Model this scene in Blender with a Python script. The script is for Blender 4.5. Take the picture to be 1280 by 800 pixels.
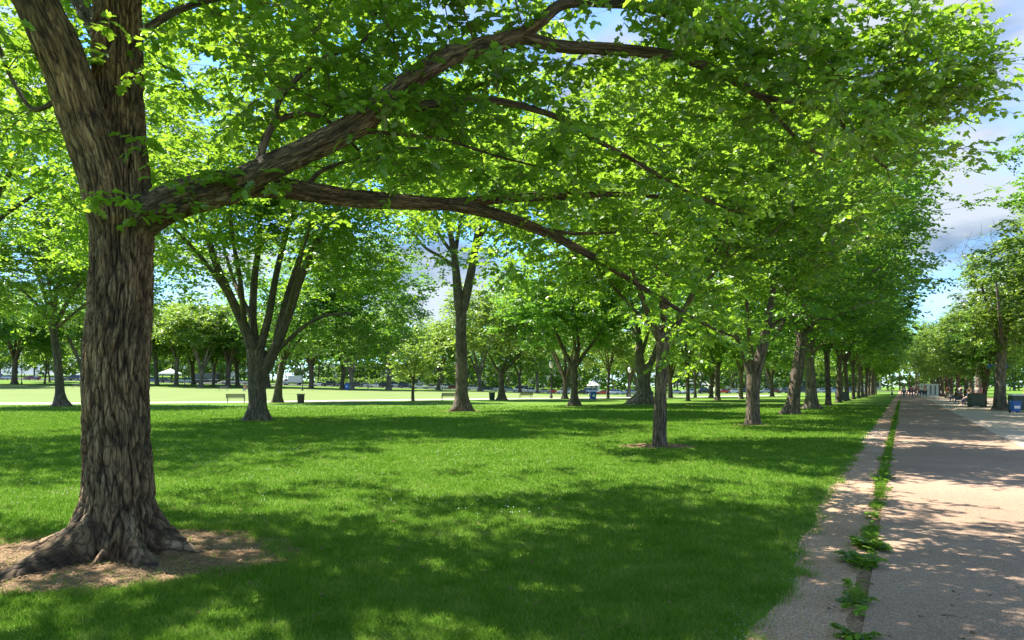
import bpy, bmesh, math, random
import numpy as np
from mathutils import Vector, Matrix

for _o in list(bpy.data.objects):
    bpy.data.objects.remove(_o)
SC = bpy.context.scene
COL = SC.collection

# ------------------------------------------------------------------ camera, sky, sun, exposure
FPX = 853.0            # focal length in pixels of the 1280 px wide photograph (24 mm full frame)
HZ = 483.0             # horizon row
EYE = 1.65             # eye height
cam_data = bpy.data.cameras.new('camera')
cam_data.sensor_width = 36.0
cam_data.lens = 36.0 * FPX / 1280.0
cam_data.shift_y = (HZ - 400.0) / 1280.0
cam_data.clip_start = 0.05
cam_data.clip_end = 9000.0
cam = bpy.data.objects.new('camera', cam_data)
COL.objects.link(cam)
cam.location = (0, 0, EYE)
cam.rotation_euler = (math.radians(90), 0, 0)
SC.camera = cam

SUN_EL = math.radians(56)
SUN_ROT = math.radians(-62)          # clockwise from +Y
to_sun = Vector((math.sin(SUN_ROT) * math.cos(SUN_EL), math.cos(SUN_ROT) * math.cos(SUN_EL), math.sin(SUN_EL)))

world = bpy.data.worlds.new('World')
SC.world = world
world.use_nodes = True
nt = world.node_tree
for n in list(nt.nodes):
    nt.nodes.remove(n)
out = nt.nodes.new('ShaderNodeOutputWorld')
bg = nt.nodes.new('ShaderNodeBackground')
sky = nt.nodes.new('ShaderNodeTexSky')
sky.sky_type = 'NISHITA'
sky.sun_disc = False
sky.sun_elevation = SUN_EL
sky.sun_rotation = SUN_ROT
sky.air_density = 1.0
sky.dust_density = 0.0
sky.ozone_density = 2.0
tc = nt.nodes.new('ShaderNodeTexCoord')
mp = nt.nodes.new('ShaderNodeMapping')
mp.inputs['Scale'].default_value = (1.6, 1.6, 4.2)
mp.inputs['Location'].default_value = (0.35, 0.1, 0.2)
nz = nt.nodes.new('ShaderNodeTexNoise')
nz.inputs['Scale'].default_value = 1.7
nz.inputs['Detail'].default_value = 9
nz.inputs['Roughness'].default_value = 0.55
nz.inputs['Distortion'].default_value = 0.5
cr = nt.nodes.new('ShaderNodeValToRGB')
cr.color_ramp.elements[0].position = 0.39
cr.color_ramp.elements[0].color = (0, 0, 0, 1)
cr.color_ramp.elements[1].position = 0.575
cr.color_ramp.elements[1].color = (0.92, 0.92, 0.92, 1)
nz2 = nt.nodes.new('ShaderNodeTexNoise')
nz2.inputs['Scale'].default_value = 3.4
nz2.inputs['Detail'].default_value = 6
cc = nt.nodes.new('ShaderNodeValToRGB')
cc.color_ramp.elements[0].position = 0.40
cc.color_ramp.elements[0].color = (0.50, 0.64, 0.80, 1)
cc.color_ramp.elements[1].position = 0.58
cc.color_ramp.elements[1].color = (1.42, 1.48, 1.54, 1)
mixs = nt.nodes.new('ShaderNodeMix')
mixs.data_type = 'RGBA'
nt.links.new(tc.outputs['Generated'], mp.inputs['Vector'])
nt.links.new(mp.outputs['Vector'], nz.inputs['Vector'])
nt.links.new(mp.outputs['Vector'], nz2.inputs['Vector'])
nt.links.new(nz.outputs['Fac'], cr.inputs['Fac'])
nt.links.new(nz2.outputs['Fac'], cc.inputs['Fac'])
nt.links.new(cr.outputs['Color'], mixs.inputs['Factor'])
tint = nt.nodes.new('ShaderNodeMix')
tint.data_type = 'RGBA'
tint.blend_type = 'MULTIPLY'
tint.inputs['Factor'].default_value = 1.0
tint.inputs['B'].default_value = (0.38, 0.60, 0.82, 1)
nt.links.new(sky.outputs['Color'], tint.inputs['A'])
nt.links.new(tint.outputs['Result'], mixs.inputs['A'])
nt.links.new(cc.outputs['Color'], mixs.inputs['B'])
nt.links.new(mixs.outputs['Result'], bg.inputs['Color'])
bg.inputs['Strength'].default_value = 0.148
nt.links.new(bg.outputs['Background'], out.inputs['Surface'])

sun_data = bpy.data.lights.new('sun', 'SUN')
sun_data.energy = 4.0
sun_data.angle = math.radians(0.5)
sun_data.color = (1.0, 0.95, 0.86)
sun = bpy.data.objects.new('sun', sun_data)
COL.objects.link(sun)
sun.rotation_euler = to_sun.to_track_quat('Z', 'Y').to_euler()
sun.location = to_sun * 60

SC.view_settings.view_transform = 'Standard'
SC.view_settings.look = 'None'
SC.view_settings.exposure = 1.95
SC.view_settings.gamma = 1.0
SC.view_settings.use_curve_mapping = False
SC.render.film_transparent = False
cy = SC.cycles
cy.max_bounces = 7
cy.diffuse_bounces = 4
cy.glossy_bounces = 2
cy.transmission_bounces = 5
cy.transparent_max_bounces = 6
cy.use_denoising = True
cy.sample_clamp_indirect = 6.0
cy.caustics_reflective = False
cy.caustics_refractive = False
cy.use_adaptive_sampling = True
cy.adaptive_threshold = 0.01

# ------------------------------------------------------------------ numeric helpers
R = np.random.default_rng(20240611)
_perm = np.random.default_rng(7).permutation(512).astype(np.int64)
_grad = np.random.default_rng(8).normal(size=(512, 3))
_grad /= np.linalg.norm(_grad, axis=1)[:, None]

def noise3(p):
    """gradient noise, about -1..1, p (n,3)"""
    p = np.asarray(p, float)
    i = np.floor(p).astype(np.int64)
    f = p - i
    w = f * f * f * (f * (f * 6 - 15) + 10)
    res = np.zeros(len(p))
    for dx in (0, 1):
        for dy in (0, 1):
            for dz in (0, 1):
                h = _perm[(_perm[(_perm[(i[:, 0] + dx) & 511] + i[:, 1] + dy) & 511] + i[:, 2] + dz) & 511]
                g = _grad[h]
                d = f - np.array([dx, dy, dz])
                wt = (w[:, 0] if dx else 1 - w[:, 0]) * (w[:, 1] if dy else 1 - w[:, 1]) * (w[:, 2] if dz else 1 - w[:, 2])
                res += wt * np.einsum('ij,ij->i', g, d)
    return res * 1.6

def fbm(p, oct=3):
    a, s, t = 0.0, 1.0, 0.0
    p = np.asarray(p, float)
    for k in range(oct):
        a = a + noise3(p * (2 ** k) + 13.7 * k) * s
        t += s
        s *= 0.5
    return a / t

def smooth01(x):
    x = np.clip(x, 0, 1)
    return x * x * (3 - 2 * x)

# direction of the main path and helpers in path coordinates (s along, q to the right)
PD = np.array([488.0, 853.0]); PD /= np.linalg.norm(PD)
PN = np.array([PD[1], -PD[0]])
def path_xy(s, q):
    return PD[0] * s + PN[0] * q, PD[1] * s + PN[1] * q
def to_path(x, y):
    return x * PD[0] + y * PD[1], x * PN[0] + y * PN[1]

GX = np.array([-600, -155, -100, -52, -21, 2.6, 28, 62, 93, 126, 600.])
GZ = np.array([6.0, 4.2, 2.9, 1.65, .9, -.2, -1.5, -.5, -.5, 0, 0])
def ground_z(x, y):
    x = np.asarray(x, float); y = np.asarray(y, float)
    g = sum(np.interp(x + o, GX, GZ) for o in (-20, -10, 0, 10, 20)) / 5
    r = np.clip((y - 74) / 146, 0, 1.6)
    r = np.where(r < .08, r * r / .16, r - .04)
    return g * np.maximum(r, 0)
def gz(x, y):
    return float(ground_z(x, y))

def P(u, v, d):
    """a point d metres in front of the eye, seen at photo pixel u, v"""
    return np.array([(u - 640) / FPX * d, d, EYE + (HZ - v) / FPX * d])
def spot(u, d):
    x = (u - 640) / FPX * d
    return x, d, gz(x, d)

# ------------------------------------------------------------------ object helpers
def tag(o, label=None, cat=None, group=None, kind=None):
    if label: o['label'] = label
    if cat: o['category'] = cat
    if group: o['group'] = group
    if kind: o['kind'] = kind
    return o

def empty(name, loc=(0, 0, 0), rz=0.0):
    o = bpy.data.objects.new(name, None)
    o.empty_display_size = 0.3
    COL.objects.link(o)
    o.location = loc
    o.rotation_euler = (0, 0, rz)
    return o

def link_mesh(name, me, parent=None):
    o = bpy.data.objects.new(name, me)
    COL.objects.link(o)
    if parent is not None:
        o.parent = parent
    return o

def copy_tree(o, parent=None):
    c = o.copy()
    COL.objects.link(c)
    c.parent = parent
    for ch in list(o.children):
        copy_tree(ch, c)
    return c

class Geo:
    """collects vertex/face blocks and makes one mesh"""
    def __init__(self):
        self.v, self.f, self.m, self.b, self.r = [], [], [], [], []
        self.n = 0
    def add(self, verts, faces, mat=0, bark=None, rnd=None):
        verts = np.asarray(verts, np.float32).reshape(-1, 3)
        faces = np.asarray(faces, np.int64)
        if len(faces) == 0:
            return
        self.v.append(verts)
        self.f.append(faces + self.n)
        self.m.append(np.full(len(faces), mat, np.int32))
        self.b.append(np.zeros((len(verts), 3), np.float32) if bark is None else np.asarray(bark, np.float32))
        self.r.append(np.zeros(len(verts), np.float32) if rnd is None else np.asarray(rnd, np.float32))
        self.n += len(verts)
    def build(self, name, mats, parent=None, smooth=False, bark=False, rnd=False):
        me = bpy.data.meshes.new(name)
        v = np.concatenate(self.v)
        nl = sum(f.size for f in self.f)
        nf = sum(len(f) for f in self.f)
        me.vertices.add(len(v))
        me.vertices.foreach_set('co', v.ravel())
        me.loops.add(nl)
        me.polygons.add(nf)
        me.loops.foreach_set('vertex_index', np.concatenate([f.ravel() for f in self.f]).astype(np.int32))
        tot = np.concatenate([np.full(len(f), f.shape[1], np.int32) for f in self.f])
        st = np.concatenate([[0], np.cumsum(tot)[:-1]]).astype(np.int32)
        me.polygons.foreach_set('loop_start', st)
        me.polygons.foreach_set('loop_total', tot)
        me.polygons.foreach_set('material_index', np.concatenate(self.m))
        me.polygons.foreach_set('use_smooth', np.full(nf, smooth))
        if bark:
            a = me.attributes.new('barkco', 'FLOAT_VECTOR', 'POINT')
            a.data.foreach_set('vector', np.concatenate(self.b).ravel())
        if rnd:
            a = me.attributes.new('rnd', 'FLOAT', 'POINT')
            a.data.foreach_set('value', np.concatenate(self.r))
        for m in (mats if isinstance(mats, (list, tuple)) else [mats]):
            me.materials.append(m)
        me.update(calc_edges=True)
        me.validate()
        return link_mesh(name, me, parent)

def box_geo(g, x0, x1, y0, y1, z0, z1, mat=0):
    v = [(x, y, z) for z in (z0, z1) for y in (y0, y1) for x in (x0, x1)]
    f = [(0, 2, 3, 1), (4, 5, 7, 6), (0, 1, 5, 4), (1, 3, 7, 5), (3, 2, 6, 7), (2, 0, 4, 6)]
    g.add(v, f, mat)

def tube_geo(g, pts, rad, sides, mat=0, cap=True, t0=0.0):
    pts = np.asarray(pts, float); rad = np.asarray(rad, float)
    n = len(pts)
    if n < 2: return
    t = np.gradient(pts, axis=0)
    t /= np.linalg.norm(t, axis=1)[:, None] + 1e-9
    ref = np.array([0.13, 0.21, 1.0]) if abs(t[0][2]) < .8 else np.array([1.0, .2, .1])
    a = np.cross(t, ref); a /= np.linalg.norm(a, axis=1)[:, None] + 1e-9
    for k in range(1, n):
        x = a[k - 1] - t[k] * np.dot(a[k - 1], t[k])
        l = np.linalg.norm(x)
        if l > 1e-6: a[k] = x / l
    b = np.cross(t, a)
    th = np.linspace(0, 2 * math.pi, sides, endpoint=False)
    c, s = np.cos(th), np.sin(th)
    ring = pts[:, None] + rad[:, None, None] * (c[None, :, None] * a[:, None] + s[None, :, None] * b[:, None])
    ln = t0 + np.concatenate([[0], np.cumsum(np.linalg.norm(np.diff(pts, axis=0), axis=1))])
    rr = rad.max()
    bark = np.stack([np.tile(c * rr, (n, 1)), np.tile(s * rr, (n, 1)), np.tile(ln[:, None], (1, sides))], -1)
    i = np.arange(n - 1)[:, None] * sides; j = np.arange(sides)[None]; j2 = (j + 1) % sides
    f = np.stack([i + j, i + j2, i + sides + j2, i + sides + j], -1).reshape(-1, 4)
    g.add(ring.reshape(-1, 3), f, mat, bark.reshape(-1, 3))
    if cap and sides > 3:
        g.add(ring[-1], [list(range(sides))], mat, bark[-1])

def lathe_geo(g, prof, sides=16, mat=0, c=(0, 0, 0)):
    prof = np.asarray(prof, float)
    th = np.linspace(0, 2 * math.pi, sides, endpoint=False)
    v = np.stack([c[0] + prof[:, :1] * np.cos(th), c[1] + prof[:, :1] * np.sin(th), c[2] + np.repeat(prof[:, 1:2], sides, 1)], -1)
    n = len(prof)
    i = np.arange(n - 1)[:, None] * sides; j = np.arange(sides)[None]; j2 = (j + 1) % sides
    f = np.stack([i + j, i + j2, i + sides + j2, i + sides + j], -1).reshape(-1, 4)
    g.add(v.reshape(-1, 3), f, mat)

def bevel(o, w=0.02, seg=2):
    bm = bmesh.new(); bm.from_mesh(o.data)
    bmesh.ops.remove_doubles(bm, verts=bm.verts, dist=1e-5)
    bmesh.ops.bevel(bm, geom=list(bm.edges), offset=w, segments=seg, affect='EDGES', clamp_overlap=True)
    bm.to_mesh(o.data); bm.free()
    return o

# ------------------------------------------------------------------ materials
def new_mat(name):
    m = bpy.data.materials.new(name)
    m.use_nodes = True
    t = m.node_tree
    for n in list(t.nodes): t.nodes.remove(n)
    return m, t, t.nodes.new('ShaderNodeOutputMaterial')

def node(t, kind, **kw):
    n = t.nodes.new(kind)
    for k, v in kw.items():
        if k in n.inputs: n.inputs[k].default_value = v
        else: setattr(n, k, v)
    return n

def ramp(t, fac, stops):
    r = t.nodes.new('ShaderNodeValToRGB')
    e = r.color_ramp.elements
    while len(e) > 1: e.remove(e[-1])
    e[0].position = stops[0][0]; e[0].color = (*stops[0][1], 1)
    for p, c in stops[1:]:
        x = e.new(p); x.color = (*c, 1)
    t.links.new(fac, r.inputs['Fac'])
    return r.outputs['Color']

def plain(name, col, rough=0.6, metal=0.0, var=0.12, scale=3.0):
    m, t, o = new_mat(name)
    b = node(t, 'ShaderNodeBsdfPrincipled', Roughness=rough, Metallic=metal)
    co = node(t, 'ShaderNodeTexCoord')
    n = node(t, 'ShaderNodeTexNoise', Scale=scale, Detail=4.0)
    t.links.new(co.outputs['Object'], n.inputs['Vector'])
    lo = tuple(c * (1 - var) for c in col); hi = tuple(min(1, c * (1 + var)) for c in col)
    t.links.new(ramp(t, n.outputs['Fac'], [(.3, lo), (.7, hi)]), b.inputs['Base Color'])
    t.links.new(b.outputs['BSDF'], o.inputs['Surface'])
    return m

def leaf_mat(name, dark, mid, light, trans=0.5, tcol=(0.23, 0.36, 0.02), gloss=0.06):
    m, t, o = new_mat(name)
    at = node(t, 'ShaderNodeAttribute', attribute_name='rnd')
    oi = node(t, 'ShaderNodeObjectInfo')
    ad = node(t, 'ShaderNodeMath', operation='MULTIPLY_ADD')
    t.links.new(oi.outputs['Random'], ad.inputs[0]); ad.inputs[1].default_value = 0.22
    t.links.new(at.outputs['Fac'], ad.inputs[2])
    col = ramp(t, ad.outputs[0], [(0.0, dark), (.5, mid), (1.1 if False else 1.0, light)])
    d = node(t, 'ShaderNodeBsdfDiffuse'); t.links.new(col, d.inputs['Color'])
    tr = node(t, 'ShaderNodeBsdfTranslucent')
    tcr = ramp(t, ad.outputs[0], [(0.0, tuple(c * .6 for c in tcol)), (1.0, tuple(min(1, c * 1.35) for c in tcol))])
    t.links.new(tcr, tr.inputs['Color'])
    mx = node(t, 'ShaderNodeMixShader'); mx.inputs[0].default_value = trans
    t.links.new(d.outputs[0], mx.inputs[1]); t.links.new(tr.outputs[0], mx.inputs[2])
    gl = node(t, 'ShaderNodeBsdfGlossy', Roughness=0.38); gl.inputs['Color'].default_value = (.8, .85, .8, 1)
    mx2 = node(t, 'ShaderNodeMixShader'); mx2.inputs[0].default_value = gloss
    t.links.new(mx.outputs[0], mx2.inputs[1]); t.links.new(gl.outputs[0], mx2.inputs[2])
    t.links.new(mx2.outputs[0], o.inputs['Surface'])
    return m

LEAF = leaf_mat('leaf_green', (.035, .09, .010), (.065, .15, .015), (.12, .205, .02), .6, (.31, .51, .03))
LEAF_DEEP = leaf_mat('leaf_deep_green', (.024, .07, .01), (.042, .115, .014), (.07, .155, .02), .57, (.20, .41, .03))
LEAF_YEL = leaf_mat('leaf_yellow_green', (.045, .11, .012), (.08, .16, .02), (.115, .20, .035), .56, (.31, .46, .045))
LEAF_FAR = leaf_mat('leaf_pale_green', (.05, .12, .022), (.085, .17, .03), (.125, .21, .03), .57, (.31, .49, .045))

def bark_mat(name, dark, mid, light, scale=22.0, strength=0.9, dist=0.03, plates=False):
    m, t, o = new_mat(name)
    b = node(t, 'ShaderNodeBsdfPrincipled', Roughness=0.92)
    at = node(t, 'ShaderNodeAttribute', attribute_name='barkco')
    mp = node(t, 'ShaderNodeMapping'); mp.inputs['Scale'].default_value = (1, 1, .13)
    t.links.new(at.outputs['Vector'], mp.inputs['Vector'])
    n1 = node(t, 'ShaderNodeTexNoise', Scale=scale, Detail=6.0, Roughness=0.6, Distortion=0.8)
    t.links.new(mp.outputs['Vector'], n1.inputs['Vector'])
    n2 = node(t, 'ShaderNodeTexNoise', Scale=scale * .12, Detail=3.0)
    t.links.new(at.outputs['Vector'], n2.inputs['Vector'])
    n3 = node(t, 'ShaderNodeTexNoise', Scale=scale * 5, Detail=5.0)
    t.links.new(mp.outputs['Vector'], n3.inputs['Vector'])
    c1 = ramp(t, n1.outputs['Fac'], [(.36, dark), (.5, mid), (.68, light)])
    mx = node(t, 'ShaderNodeMix', data_type='RGBA', blend_type='MULTIPLY')
    mx.inputs['Factor'].default_value = .7
    c2 = ramp(t, n2.outputs['Fac'], [(.35, (.6, .62, .58)), (.65, (1.25, 1.15, 1.0))])
    t.links.new(c1, mx.inputs['A']); t.links.new(c2, mx.inputs['B'])
    if plates:
        ap = node(t, 'ShaderNodeAttribute', attribute_name='rnd')
        mp2 = node(t, 'ShaderNodeMix', data_type='RGBA', blend_type='MULTIPLY'); mp2.inputs['Factor'].default_value = 1.0
        t.links.new(mx.outputs['Result'], mp2.inputs['A'])
        t.links.new(ramp(t, ap.outputs['Fac'], [(.0, (.22, .19, .16)), (.35, (.6, .58, .55)), (.8, (1.15, 1.12, 1.1))]), mp2.inputs['B'])  # darker furrows: bark's own tone plus their occlusion put into the colour
        mx = mp2
    t.links.new(mx.outputs['Result'], b.inputs['Base Color'])
    wn = node(t, 'ShaderNodeTexNoise', Scale=scale * .8, Detail=3.0); t.links.new(mp.outputs['Vector'], wn.inputs['Vector'])
    wv = node(t, 'ShaderNodeVectorMath', operation='MULTIPLY_ADD'); t.links.new(wn.outputs['Color'], wv.inputs[0]); wv.inputs[1].default_value = (1.3 / scale,) * 3; t.links.new(mp.outputs['Vector'], wv.inputs[2])
    vo = node(t, 'ShaderNodeTexVoronoi', Scale=scale * 1.5, Randomness=1.0, feature='DISTANCE_TO_EDGE'); t.links.new(wv.outputs[0], vo.inputs['Vector'])
    crk = ramp(t, vo.outputs['Distance'], [(0, (0, 0, 0)), (.13, (1, 1, 1))])
    mxc = node(t, 'ShaderNodeMix', data_type='RGBA', blend_type='MULTIPLY'); mxc.inputs['Factor'].default_value = 1.0
    t.links.new(mx.outputs['Result'], mxc.inputs['A']); t.links.new(ramp(t, vo.outputs['Distance'], [(0, (.38, .34, .31)), (.12, (1.05, 1.04, 1.02))]), mxc.inputs['B'])
    t.links.new(mxc.outputs['Result'], b.inputs['Base Color'])
    ad0 = node(t, 'ShaderNodeMath', operation='MULTIPLY_ADD')
    t.links.new(n3.outputs['Fac'], ad0.inputs[0]); ad0.inputs[1].default_value = .3
    t.links.new(n1.outputs['Fac'], ad0.inputs[2])
    ad = node(t, 'ShaderNodeMath', operation='MULTIPLY_ADD'); t.links.new(crk, ad.inputs[0]); ad.inputs[1].default_value = .6; t.links.new(ad0.outputs[0], ad.inputs[2])
    bp = node(t, 'ShaderNodeBump', Strength=strength, Distance=dist)
    t.links.new(ad.outputs[0], bp.inputs['Height'])
    t.links.new(bp.outputs['Normal'], b.inputs['Normal'])
    t.links.new(b.outputs['BSDF'], o.inputs['Surface'])
    return m

BARK = bark_mat('bark', (.06, .046, .034), (.16, .125, .09), (.29, .235, .18), 16, 1.0, .03)
BARK_MAIN = bark_mat('bark_furrowed', (.04, .028, .018), (.125, .092, .062), (.25, .195, .14), 26, .8, .02)
BARK_STEM = bark_mat('bark_deep_furrows', (.06, .040, .022), (.155, .106, .060), (.29, .215, .135), 26, .8, .02, plates=True)
BARK_PALE = bark_mat('bark_pale', (.09, .07, .05), (.20, .165, .13), (.34, .30, .25), 12, .8, .03)

def ground_mat(name, stops, s1, s2, bump=.3, bdist=.01, rough=.95, contrast=(.32, .68), fine=None):
    m, t, o = new_mat(name)
    b = node(t, 'ShaderNodeBsdfPrincipled', Roughness=rough)
    b.inputs['Specular IOR Level'].default_value = .06
    co = node(t, 'ShaderNodeTexCoord')
    n1 = node(t, 'ShaderNodeTexNoise', Scale=s1, Detail=8.0, Roughness=.62)
    n2 = node(t, 'ShaderNodeTexNoise', Scale=s2, Detail=6.0, Roughness=.7)
    for n in (n1, n2): t.links.new(co.outputs['Object'], n.inputs['Vector'])
    ad = node(t, 'ShaderNodeMath', operation='ADD')
    t.links.new(n1.outputs['Fac'], ad.inputs[0]); t.links.new(n2.outputs['Fac'], ad.inputs[1])
    hf = node(t, 'ShaderNodeMath', operation='MULTIPLY'); hf.inputs[1].default_value = .5
    t.links.new(ad.outputs[0], hf.inputs[0])
    col = ramp(t, hf.outputs[0], stops)
    if fine:
        vo = node(t, 'ShaderNodeTexVoronoi', Scale=fine)
        t.links.new(co.outputs['Object'], vo.inputs['Vector'])
        mx = node(t, 'ShaderNodeMix', data_type='RGBA', blend_type='MULTIPLY'); mx.inputs['Factor'].default_value = .85
        hs = node(t, 'ShaderNodeSeparateColor'); t.links.new(vo.outputs['Color'], hs.inputs[0])
        c2 = ramp(t, hs.outputs[0], [(0, (.55, .53, .52)), (.5, (.95, .93, .92)), (.85, (1.15, 1.12, 1.1)), (1, (1.7, 1.65, 1.6))])
        t.links.new(col, mx.inputs['A']); t.links.new(c2, mx.inputs['B'])
        col = mx.outputs['Result']
    t.links.new(col, b.inputs['Base Color'])
    bp = node(t, 'ShaderNodeBump', Strength=bump, Distance=bdist)
    t.links.new(n2.outputs['Fac'], bp.inputs['Height'])
    t.links.new(bp.outputs['Normal'], b.inputs['Normal'])
    t.links.new(b.outputs['BSDF'], o.inputs['Surface'])
    return m

M_LAWN = ground_mat('lawn_ground', [(.30, (.065, .125, .018)), (.48, (.10, .185, .026)), (.62, (.14, .22, .035)), (.75, (.18, .23, .05))], .35, 24, .6, .03)
M_LAWN_SUNLIT = ground_mat('sunlit_lawn_ground', [(.30, (.12, .17, .05)), (.5, (.155, .205, .065)), (.7, (.20, .225, .09))], .12, 9, .4, .03)  # paler copy of the lawn ground, full sunlight put into the colour
M_SOIL = ground_mat('bare_soil', [(.28, (.10, .062, .034)), (.45, (.20, .13, .074)), (.6, (.31, .215, .13)), (.75, (.40, .30, .2))], 1.6, 38, .8, .02, fine=90)
M_DIRT = ground_mat('trodden_dirt', [(.3, (.25, .155, .095)), (.5, (.39, .26, .165)), (.7, (.53, .38, .26))], 1.1, 45, .6, .012, fine=110)
M_PATH = ground_mat('path_aggregate', [(.3, (.235, .16, .110)), (.5, (.32, .225, .157)), (.7, (.42, .30, .215))], .4, 60, .5, .008, fine=130)
M_GRAVEL = ground_mat('pale_gravel', [(.3, (.43, .335, .25)), (.5, (.51, .405, .30)), (.7, (.6, .48, .37))], .5, 60, .5, .008, fine=110)
M_ASPH = ground_mat('asphalt', [(.3, (.05, .05, .05)), (.7, (.09, .088, .085))], .5, 40)
M_PALEPATH = ground_mat('pale_walk', [(.3, (.48, .42, .34)), (.7, (.6, .54, .45))], .4, 30)

# ------------------------------------------------------------------ ground sheets
def grid_axis(*segs):
    out_ = [segs[0][0]]
    for a, b, n in segs:
        out_ += list(np.linspace(a, b, n + 1)[1:])
    return np.array(out_)

def sheet(name, X, Y, dz, mat, label_kind='structure'):
    g = Geo()
    Z = ground_z(X, Y) + dz
    n, m = X.shape
    v = np.stack([X, Y, Z], -1).reshape(-1, 3)
    i = np.arange(n - 1)[:, None] * m; j = np.arange(m - 1)[None]
    f = np.stack([i + j, i + j + 1, i + m + j + 1, i + m + j], -1).reshape(-1, 4)
    g.add(v, f)
    o = g.build(name, mat, smooth=True)
    nrm = o.data.polygons[len(o.data.polygons) // 2].normal
    if nrm.z < 0:
        o.data.flip_normals()
    o['kind'] = label_kind
    return o

gx = grid_axis((-4000, -400, 8), (-400, 400, 160), (400, 4000, 8))
gy = grid_axis((-300, -20, 6), (-20, 60, 8), (60, 320, 70), (320, 6000, 10))
Xg, Yg = np.meshgrid(gx, gy)
sheet('ground', Xg, Yg, 0.0, M_LAWN)

def edge_wobble(s, seed, a=.12, sc=.9):
    s = np.asarray(s, float)
    return a * fbm(np.stack([s * sc, np.full_like(s, seed), np.zeros_like(s)], -1), 3)

GRASS_EDGE = -1.02
def grass_edge_q(s):
    s = np.asarray(s, float)
    return -.76 - .20 * np.clip((s - 4) / 9, 0, 1) + edge_wobble(s, 3.3, .15, .9)

def path_sheet(name, s0, s1, n, qa, qb, dz, mat):
    s = s0 + (s1 - s0) * np.linspace(0, 1, n) ** 1.8
    a = qa(s) if callable(qa) else np.full_like(s, qa)
    b = qb(s) if callable(qb) else np.full_like(s, qb)
    tt = np.linspace(0, 1, 5)
    Q = a[:, None] + (b - a)[:, None] * tt[None]
    S = np.repeat(s[:, None], 5, 1)
    X, Y = path_xy(S, Q)
    return sheet(name, X, Y, dz, mat)

path_sheet('dirt_strip', -6, 420, 900, lambda s: grass_edge_q(s) - .06, lambda s: -0.33 + edge_wobble(s, 9.1, .07, 2.2), .004, M_DIRT)
path_sheet('soil_gap', -6, 420, 700, lambda s: -0.42 + edge_wobble(s, 4.4, .05, 2.5), lambda s: -0.20 + 0 * s, .003, M_SOIL)
path_sheet('path', -8, 420, 500, lambda s: -0.235 + edge_wobble(s, 5.1, .012, 2.0), lambda s: 2.8 + edge_wobble(s, 7.7, .10, .5), .012, M_PATH)
path_sheet('gravel_apron', -8, 420, 300, lambda s: 2.6 + 0 * s, lambda s: 11.5 + edge_wobble(s, 2.2, .4, .2), .006, M_GRAVEL)

# far lawn, full sun put into its paler colour, and the pale walk that crosses the park behind the second row of trees
wl = np.array([(-160, 47, 9), (-43, 62.5, 7), (-27, 70, 6.5), (-12, 80, 6.5), (0, 88, 7), (9, 96, 8), (22, 112, 9), (60, 150, 10)], float)
wx = np.linspace(-160, 60, 120)
wy = np.interp(wx, wl[:, 0], wl[:, 1]); ww = np.interp(wx, wl[:, 0], wl[:, 2])
tt = np.linspace(0, 1, 4)
sheet('cross_walk', np.repeat(wx[:, None], 4, 1), wy[:, None] + ww[:, None] * tt[None], .012, M_PALEPATH)
far_a = wy + ww - .02
tt = np.linspace(0, 1, 40)
fx = np.repeat(wx[:, None], 40, 1)
fb = np.maximum(np.interp(wx, [-160, -60, 0, 60], [165, 168, 180, 185]), far_a + 2)
sheet('sunny_lawn', fx, far_a[:, None] + (fb - far_a)[:, None] * tt[None], .006, M_LAWN_SUNLIT)
rx = np.linspace(-260, 130, 120)
sheet('road', np.repeat(rx[:, None], 6, 1), np.repeat(np.linspace(210, 232, 6)[None], 120, 0), .015, M_ASPH)

# bare soil patches round the trunks
def soil_patch(name, cx, cy, rx_, ry_, seed, rot=0.0, dz=.006, label=None):
    n = 72
    th = np.linspace(0, 2 * math.pi, n, endpoint=False)
    w = 1 + .28 * fbm(np.stack([np.cos(th) * 1.4, np.sin(th) * 1.4, np.full(n, seed)], -1), 3)
    g = Geo()
    vs = [(cx, cy, gz(cx, cy) + dz)]
    for k in (.5, 1.0):
        ex = np.cos(th) * rx_ * w * k; ey = np.sin(th) * ry_ * w * k
        X = cx + ex * math.cos(rot) - ey * math.sin(rot); Y = cy + ex * math.sin(rot) + ey * math.cos(rot)
        vs += list(np.stack([X, Y, ground_z(X, Y) + dz], -1))
    g.add(vs, [(0, 1 + j, 1 + (j + 1) % n) for j in range(n)])
    g.add(vs, [(1 + j, 1 + n + j, 1 + n + (j + 1) % n, 1 + (j + 1) % n) for j in range(n)])
    o = g.build(name, M_SOIL, smooth=True)
    o['kind'] = 'structure'
    return (cx, cy, rx_, ry_, rot, seed)
PATCHES = []
MAIN = np.array([(150 - 640) / FPX * 6.8, 6.8, 0.0])
PATCHES.append(soil_patch('soil_patch', MAIN[0] + .1, MAIN[1] - .2, 1.66, 1.3, 1.3, .12))
PATCHES.append(soil_patch('soil_patch', MAIN[0] - 1.5, MAIN[1] - .1, 1.1, .75, 5.3, .0, .008))
for _u, _d, _r in ((824, 18.8, 1.05), (941, 29.3, .9), (577, 45, 1.4)):
    _x, _y, _z = spot(_u, _d)
    PATCHES.append(soil_patch('soil_patch', _x, _y, _r, _r * .8, _u * .1))

def in_patch(x, y, grow=0.0):
    m = np.zeros(len(x), bool)
    for (cx, cy, a, b, rot, seed) in PATCHES:
        dx, dy = x - cx, y - cy
        ex = dx * math.cos(rot) + dy * math.sin(rot); ey = -dx * math.sin(rot) + dy * math.cos(rot)
        th = np.arctan2(ey / b, ex / a)
        w = 1 + .28 * fbm(np.stack([np.cos(th) * 1.4, np.sin(th) * 1.4, np.full(len(th), seed)], -1), 3)
        m |= (np.hypot(ex / a, ey / b) < w * (1 - .06 + grow))
    return m

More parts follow.
